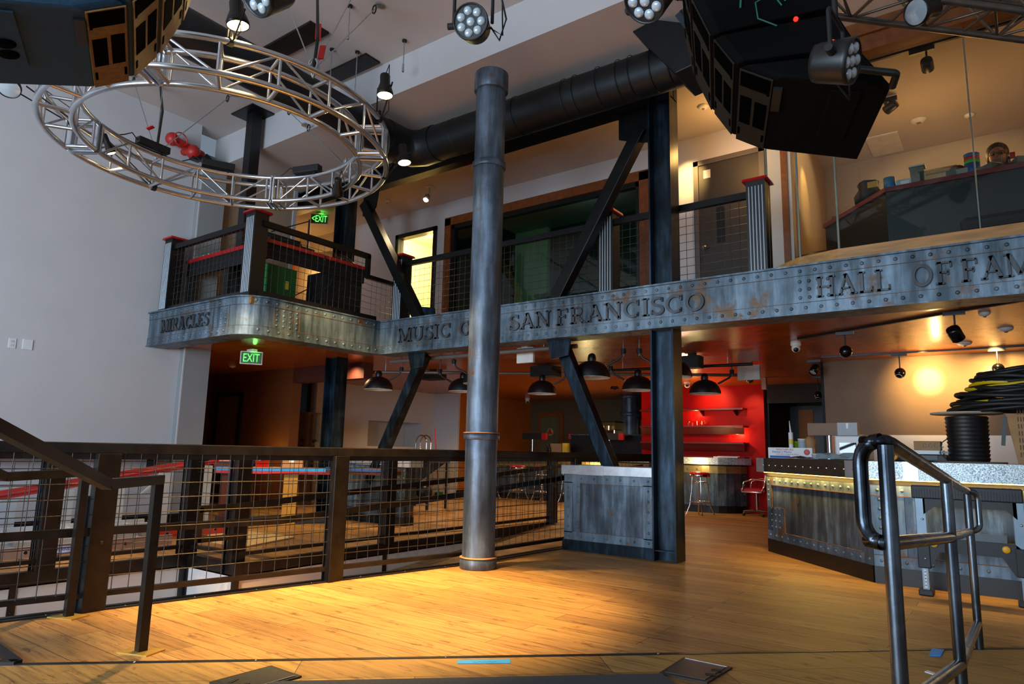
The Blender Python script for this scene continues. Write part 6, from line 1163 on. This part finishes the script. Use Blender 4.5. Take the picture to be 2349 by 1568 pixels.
# reception counter in the glass room
zc2 = 4.0; cp = [Vector((-1.70,8.89,0)),Vector((-1.55,8.72,0)),Vector((-.91,7.98,0)),Vector((3.2,7.96,0))]
t = thing('reception_counter', (-.3,8.2,2.95), 'dark reception counter with a red edge inside the glass room', 'counter')
b = MB(); fascia(b,cp,-.3,.03,zc2-.05,zc2); b.build('countertop', pbr('maroon_edge','6f1f22',.4), t)
b = MB(); fascia(b,cp,-.06,0,3.2,zc2-.05); b.build('front_panels', pbr('slate_panel','0f171b',.5), t); b = MB(); fascia(b,cp[1:],-.3,-.05,2.95,3.2); b.build('plinth', OAK, t)
MB().lathe([(.0,3.25),(.32,3.28),(.38,3.45),(.38,3.5),(0,3.5)],(-1.66,8.66,0),24).build('rounded_end', pbr('brown_leather','3c2018',.4), t)
def oncounter(px,py,w,h,mt,name,label,cat,Y=8.1,dep=.12,r_=0,parts=None):
    q = ony(px,py,Y); t = thing(name, (q.x,Y,zc2), label, cat)
    if r_: MB().lathe([(0,0),(r_,0),(r_,h),(r_*.9,h),(r_*.85,.01),(0,.01)],(q.x,Y,zc2),18).build('body', mt, t)
    else: MB().box((q.x-w/2,Y-dep/2,zc2),(q.x+w/2,Y+dep/2,zc2+h)).build('body', mt, t, bevel=.008)
    return t,Vector((q.x,Y,zc2))
CLR = pane('clear_plastic','cfd6cf',.25,.1)
oncounter(2040,415,0,.15,pbr('blue_tub','1f6f9a',.5),'blue_tub','plain blue round tub on the reception counter','tub',r_=.058)
t,q = oncounter(2074,413,.15,.09,pbr('pale_blue_box','9db7b8',.4),'small_box','small pale box right of the plain blue tub','box'); MB().box((q.x-.03,q.y-.062,q.z+.02),(q.x+.05,q.y-.06,q.z+.07)).build('label', WHT, t)
t,q = oncounter(2105,400,.13,.2,pbr('grey_tin','6f7068',.4),'grey_canister','grey square canister on the reception counter','canister'); MB().box((q.x-.075,q.y-.07,q.z+.2),(q.x+.075,q.y+.07,q.z+.215)).build('lid', GALV, t)
t,q = oncounter(2152,398,.34,.13,CLR,'clear_tray','clear plastic tray on the reception counter','tray'); MB().tube([(q.x-.17,q.y-.06,q.z+.13),(q.x+.17,q.y-.06,q.z+.13),(q.x+.17,q.y+.06,q.z+.13),(q.x-.17,q.y+.06,q.z+.13)],.008,6,closed=True).build('rim', CLR, t)
t,q = oncounter(2195,388,.2,.09,pbr('grey_plastic','8b938a',.4),'tape_dispenser','grey device with a dark red top on the reception counter','device'); MB().ball(q+Z3*.10,.07,12,(1.1,.8,.7)).build('red_top', pbr('dark_red_plastic','5a1210',.4), t)
t,q = oncounter(2229,372,0,.13,pbr('deep_blue_cup','0f4a86',.5),'stacked_cups','stack of blue, green and red cups on the reception counter','cups',r_=.07)
for z0,c in ((.13,'23b02a'),(.165,'d01818'),(.2,'1f6fb0')): MB().lathe([(.066,z0),(.07,z0+.005),(.072,z0+.034),(.06,z0+.034)],q,18).build('stacked_cup', pbr('cup_'+c,c,.5), t)
q = ony(1995,445,8.45); t = thing('black_bag', (q.x,8.35,zc2), 'black bag with a yellow label on the left part of the reception counter', 'bag'); b = MB().lathe([(0,-.02),(.14,0),(.15,.1),(.1,.18),(.13,.24),(.0,.25)],(q.x,8.4,zc2),12); b.v = [v+Vector([random.uniform(-.012,.012) for _ in range(3)]) for v in b.v]; b.build('bag_body', BLKM, t); MB().obox((q.x+.06,8.25,zc2+.17),(.1,.02,.07)).build('yellow_label', pbr('yellow_label','b98a1a',.6), t)
q = ony(2325,372,8.1); b = MB(); n = 10
vs = [(q.x-.32+.7*i/n,7.98+.22*j/4,zc2+.005+random.random()*.09) for j in range(5) for i in range(n+1)]; b.add(vs,[(j*(n+1)+i,j*(n+1)+i+1,(j+1)*(n+1)+i+1,(j+1)*(n+1)+i) for j in range(4) for i in range(n)]); thing_mb(b,'plastic_bags',pbr('pale_plastic_bag','8c8574',.35),'crumpled pale plastic bags on the reception counter before the person','bag')
# person seated behind the counter: dark hair, glasses, looking down
q = ony(2288,355,8.75); hx,hy,hz = q.x,8.75,q.z
SKIN = pbr('skin','8a5a42',.5,0,.06); HAIR = pbr('dark_hair','140e0b',.5,0,.3,40)
per = thing('person', (hx,hy+.1,2.95), 'person with dark hair and glasses looking down behind the reception counter', 'person')
me = bpy.data.meshes.new('body'); J = [(0,.12,.50),(0,.10,.75),(0,.05,.98),(0,.02,1.06),(-.17,.06,.95),(-.24,.0,.72),(-.16,-.26,.70),(.17,.06,.95),(.24,.0,.72),(.16,-.26,.70),(-.1,-.1,.48),(-.12,-.42,.46),(-.12,-.44,.05),(.1,-.1,.48),(.12,-.42,.46),(.12,-.44,.05),(-.12,-.56,.03),(.12,-.56,.03),(-.12,-.36,.71),(.12,-.36,.71)]
Ed = [(0,1),(1,2),(2,3),(2,4),(4,5),(5,6),(6,18),(2,7),(7,8),(8,9),(9,19),(0,10),(10,11),(11,12),(12,16),(0,13),(13,14),(14,15),(15,17)]
rad = [.14,.13,.11,.055,.07,.05,.035,.07,.05,.035,.09,.07,.045,.09,.07,.045,.04,.04,.028,.028]
hs = hz-2.95-1.16
me.from_pydata([(x,y,z+(hs if 0<=i<=9 or i>=18 else 0)*(min(1,(z-.45)/.5) if z>.45 else 0)) for i,(x,y,z) in enumerate(J)],Ed,[]); bo = bpy.data.objects.new('body',me); COL.objects.link(bo); bo.parent = per
sk = bo.modifiers.new('skin','SKIN')
for v,r_ in zip(me.skin_vertices[0].data,rad): v.radius = (r_,r_)
me.skin_vertices[0].data[0].use_root = True
ss = bo.modifiers.new('sub','SUBSURF'); ss.levels = 2; ss.render_levels = 2; me.materials.append(pbr('dark_top','2a2430',.8)); ORG[bo.name] = ORG[per.name]
hd = MB().ball((hx,hy,hz-.02),.1,20,(.82,.98,1.18)); hd.v = [Vector((v.x*1,v.y-(.012 if v.z<hz-.05 and v.y<hy else 0),v.z)) for v in hd.v]
hd.lathe([(.0,-.03),(.014,-.01),(.016,.01),(0,.03)],(hx-.01,hy-.10,hz-.045),8,(0,-.3,1)).ball((hx-.085,hy,hz-.03),.022,8,(.5,.8,1.2)).ball((hx+.085,hy,hz-.03),.022,8,(.5,.8,1.2)).lathe([(.05,-.2),(.05,-.08)],(hx,hy+.02,hz),12); hobj = hd.build('head', SKIN, per)
MB().ball((hx,hy+.045,hz+.035),.115,20,(.94,.98,1.05)).ball((hx-.07,hy+.05,hz-.08),.06,12,(.7,1,1.6)).ball((hx+.07,hy+.05,hz-.08),.06,12,(.7,1,1.6)).build('hair', HAIR, hobj)
MB().ball((hx-.035,hy-.088,hz-.015),.011,8).ball((hx+.035,hy-.088,hz-.015),.011,8).build('eyes', BLK, hobj); MB().obox((hx,hy-.09,hz-.085),(.045,.012,.008)).build('mouth', pbr('lips','7a3a34',.5), hobj)
b = MB()
for s in (-1,1): b.tube([Vector((hx+s*.036+.026*math.cos(k),hy-.104,hz-.018+.02*math.sin(k))) for k in [j*math.pi/7 for j in range(14)]],.003,5,closed=True).tube([(hx+s*.06,hy-.1,hz-.015),(hx+s*.088,hy,hz-.012)],.003,5)
b.tube([(hx-.012,hy-.106,hz-.015),(hx+.012,hy-.106,hz-.015)],.003,5); b.build('glasses', BLK, hobj)
MB().obox((hx+.13,hy+.02,hz-.03),(.05,.04,.06)).build('red_hair_clip', REDP, hobj)
t = thing('desk_chair', (hx,hy+.15,2.95), 'black desk chair under the person in the glass room', 'chair'); MB().lathe([(0,.42),(.22,.42),(.23,.46),(.2,.5),(0,.5)],(hx,hy+.2,2.95),22).build('seat', BLKM, t); MB().cyl((hx,hy+.2,3.0),(hx,hy+.2,3.4),.03,n=10).build('gas_column', CHR, t); MB().lathe([(0,0),(.26,.0),(.24,.05),(0,.07)],(hx,hy+.2,2.95),20).build('base', BLK, t)
q = ony(2275,507,7.75); t = thing('round_stool', (q.x+.3,7.62,2.95), 'low black upholstered bench behind the glass above the oak ledge', 'bench'); MB().box((q.x-.25,7.55,3.28),(q.x+1.4,7.85,3.42)).build('seat', BLKM, t, bevel=.05)
for xx in (q.x-.1,q.x+1.2): MB().box((xx,7.6,2.95),(xx+.05,7.8,3.28)).build('leg', BLK, t)
# control room desk seen through the wide window
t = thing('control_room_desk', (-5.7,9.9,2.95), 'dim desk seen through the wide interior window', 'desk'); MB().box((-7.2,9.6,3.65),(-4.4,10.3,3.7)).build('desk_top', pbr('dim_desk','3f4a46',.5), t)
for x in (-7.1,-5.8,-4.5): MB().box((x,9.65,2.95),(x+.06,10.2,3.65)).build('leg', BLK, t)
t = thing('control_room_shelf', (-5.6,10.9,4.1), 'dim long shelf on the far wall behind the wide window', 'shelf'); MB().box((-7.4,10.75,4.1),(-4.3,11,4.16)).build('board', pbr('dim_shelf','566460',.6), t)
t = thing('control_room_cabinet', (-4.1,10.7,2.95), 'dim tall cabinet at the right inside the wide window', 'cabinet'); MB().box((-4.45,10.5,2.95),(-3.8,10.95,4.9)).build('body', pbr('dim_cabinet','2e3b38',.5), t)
point('control_room_lamp',(-5.6,9.6,5.2),2.4,(.8,1,.97),.3)
# ---- lower-level lamps and added fill lights
spot('red_wall_reflection_spot',(-4.95,13.2,2.42),(-4.95,13.85,2.15),16,(1,.72,.3),80,.9,.02); spot('red_wall_reflection_spot',(-4.25,12.6,2.40),(-4.12,13.85,2.05),30,(1,.72,.35),28,.9,.02)  # spots added to imitate warm lamp reflections on the red wall
point('shelf_light',(-4.45,13.72,1.53),3.0,(1,.7,.25),.02); point('shelf_light',(-5.3,13.72,1.95),2.0,(1,.5,.2),.02); point('red_wall_fill',(-5.0,12.4,1.9),16,(1,.55,.35),.1)
for x,y,p in ((-8.6,14.2,60),(-10.2,11.2,80),(-7.4,9.0,85),(-8.8,7.4,45),(-6.4,11.4,50),(-8.6,6.0,10),(-2.5,9.6,7),(-.3,9.0,10),(-6,15.3,26),(-2.8,11.8,3)): spot('lower_level_fill',(x,y,Z1-.06),(x,y,0),p,(1,.66,.32),140,.8,.08)  # fill spots without fixtures, added to brighten the lower level
point('recess_lamp',(-10.8,7.2,1.0),2.6,(1,.6,.12),.1)
point('ceiling_bounce_lamp',(-.7,10.1,2.2),7,(1,.62,.2),.03)
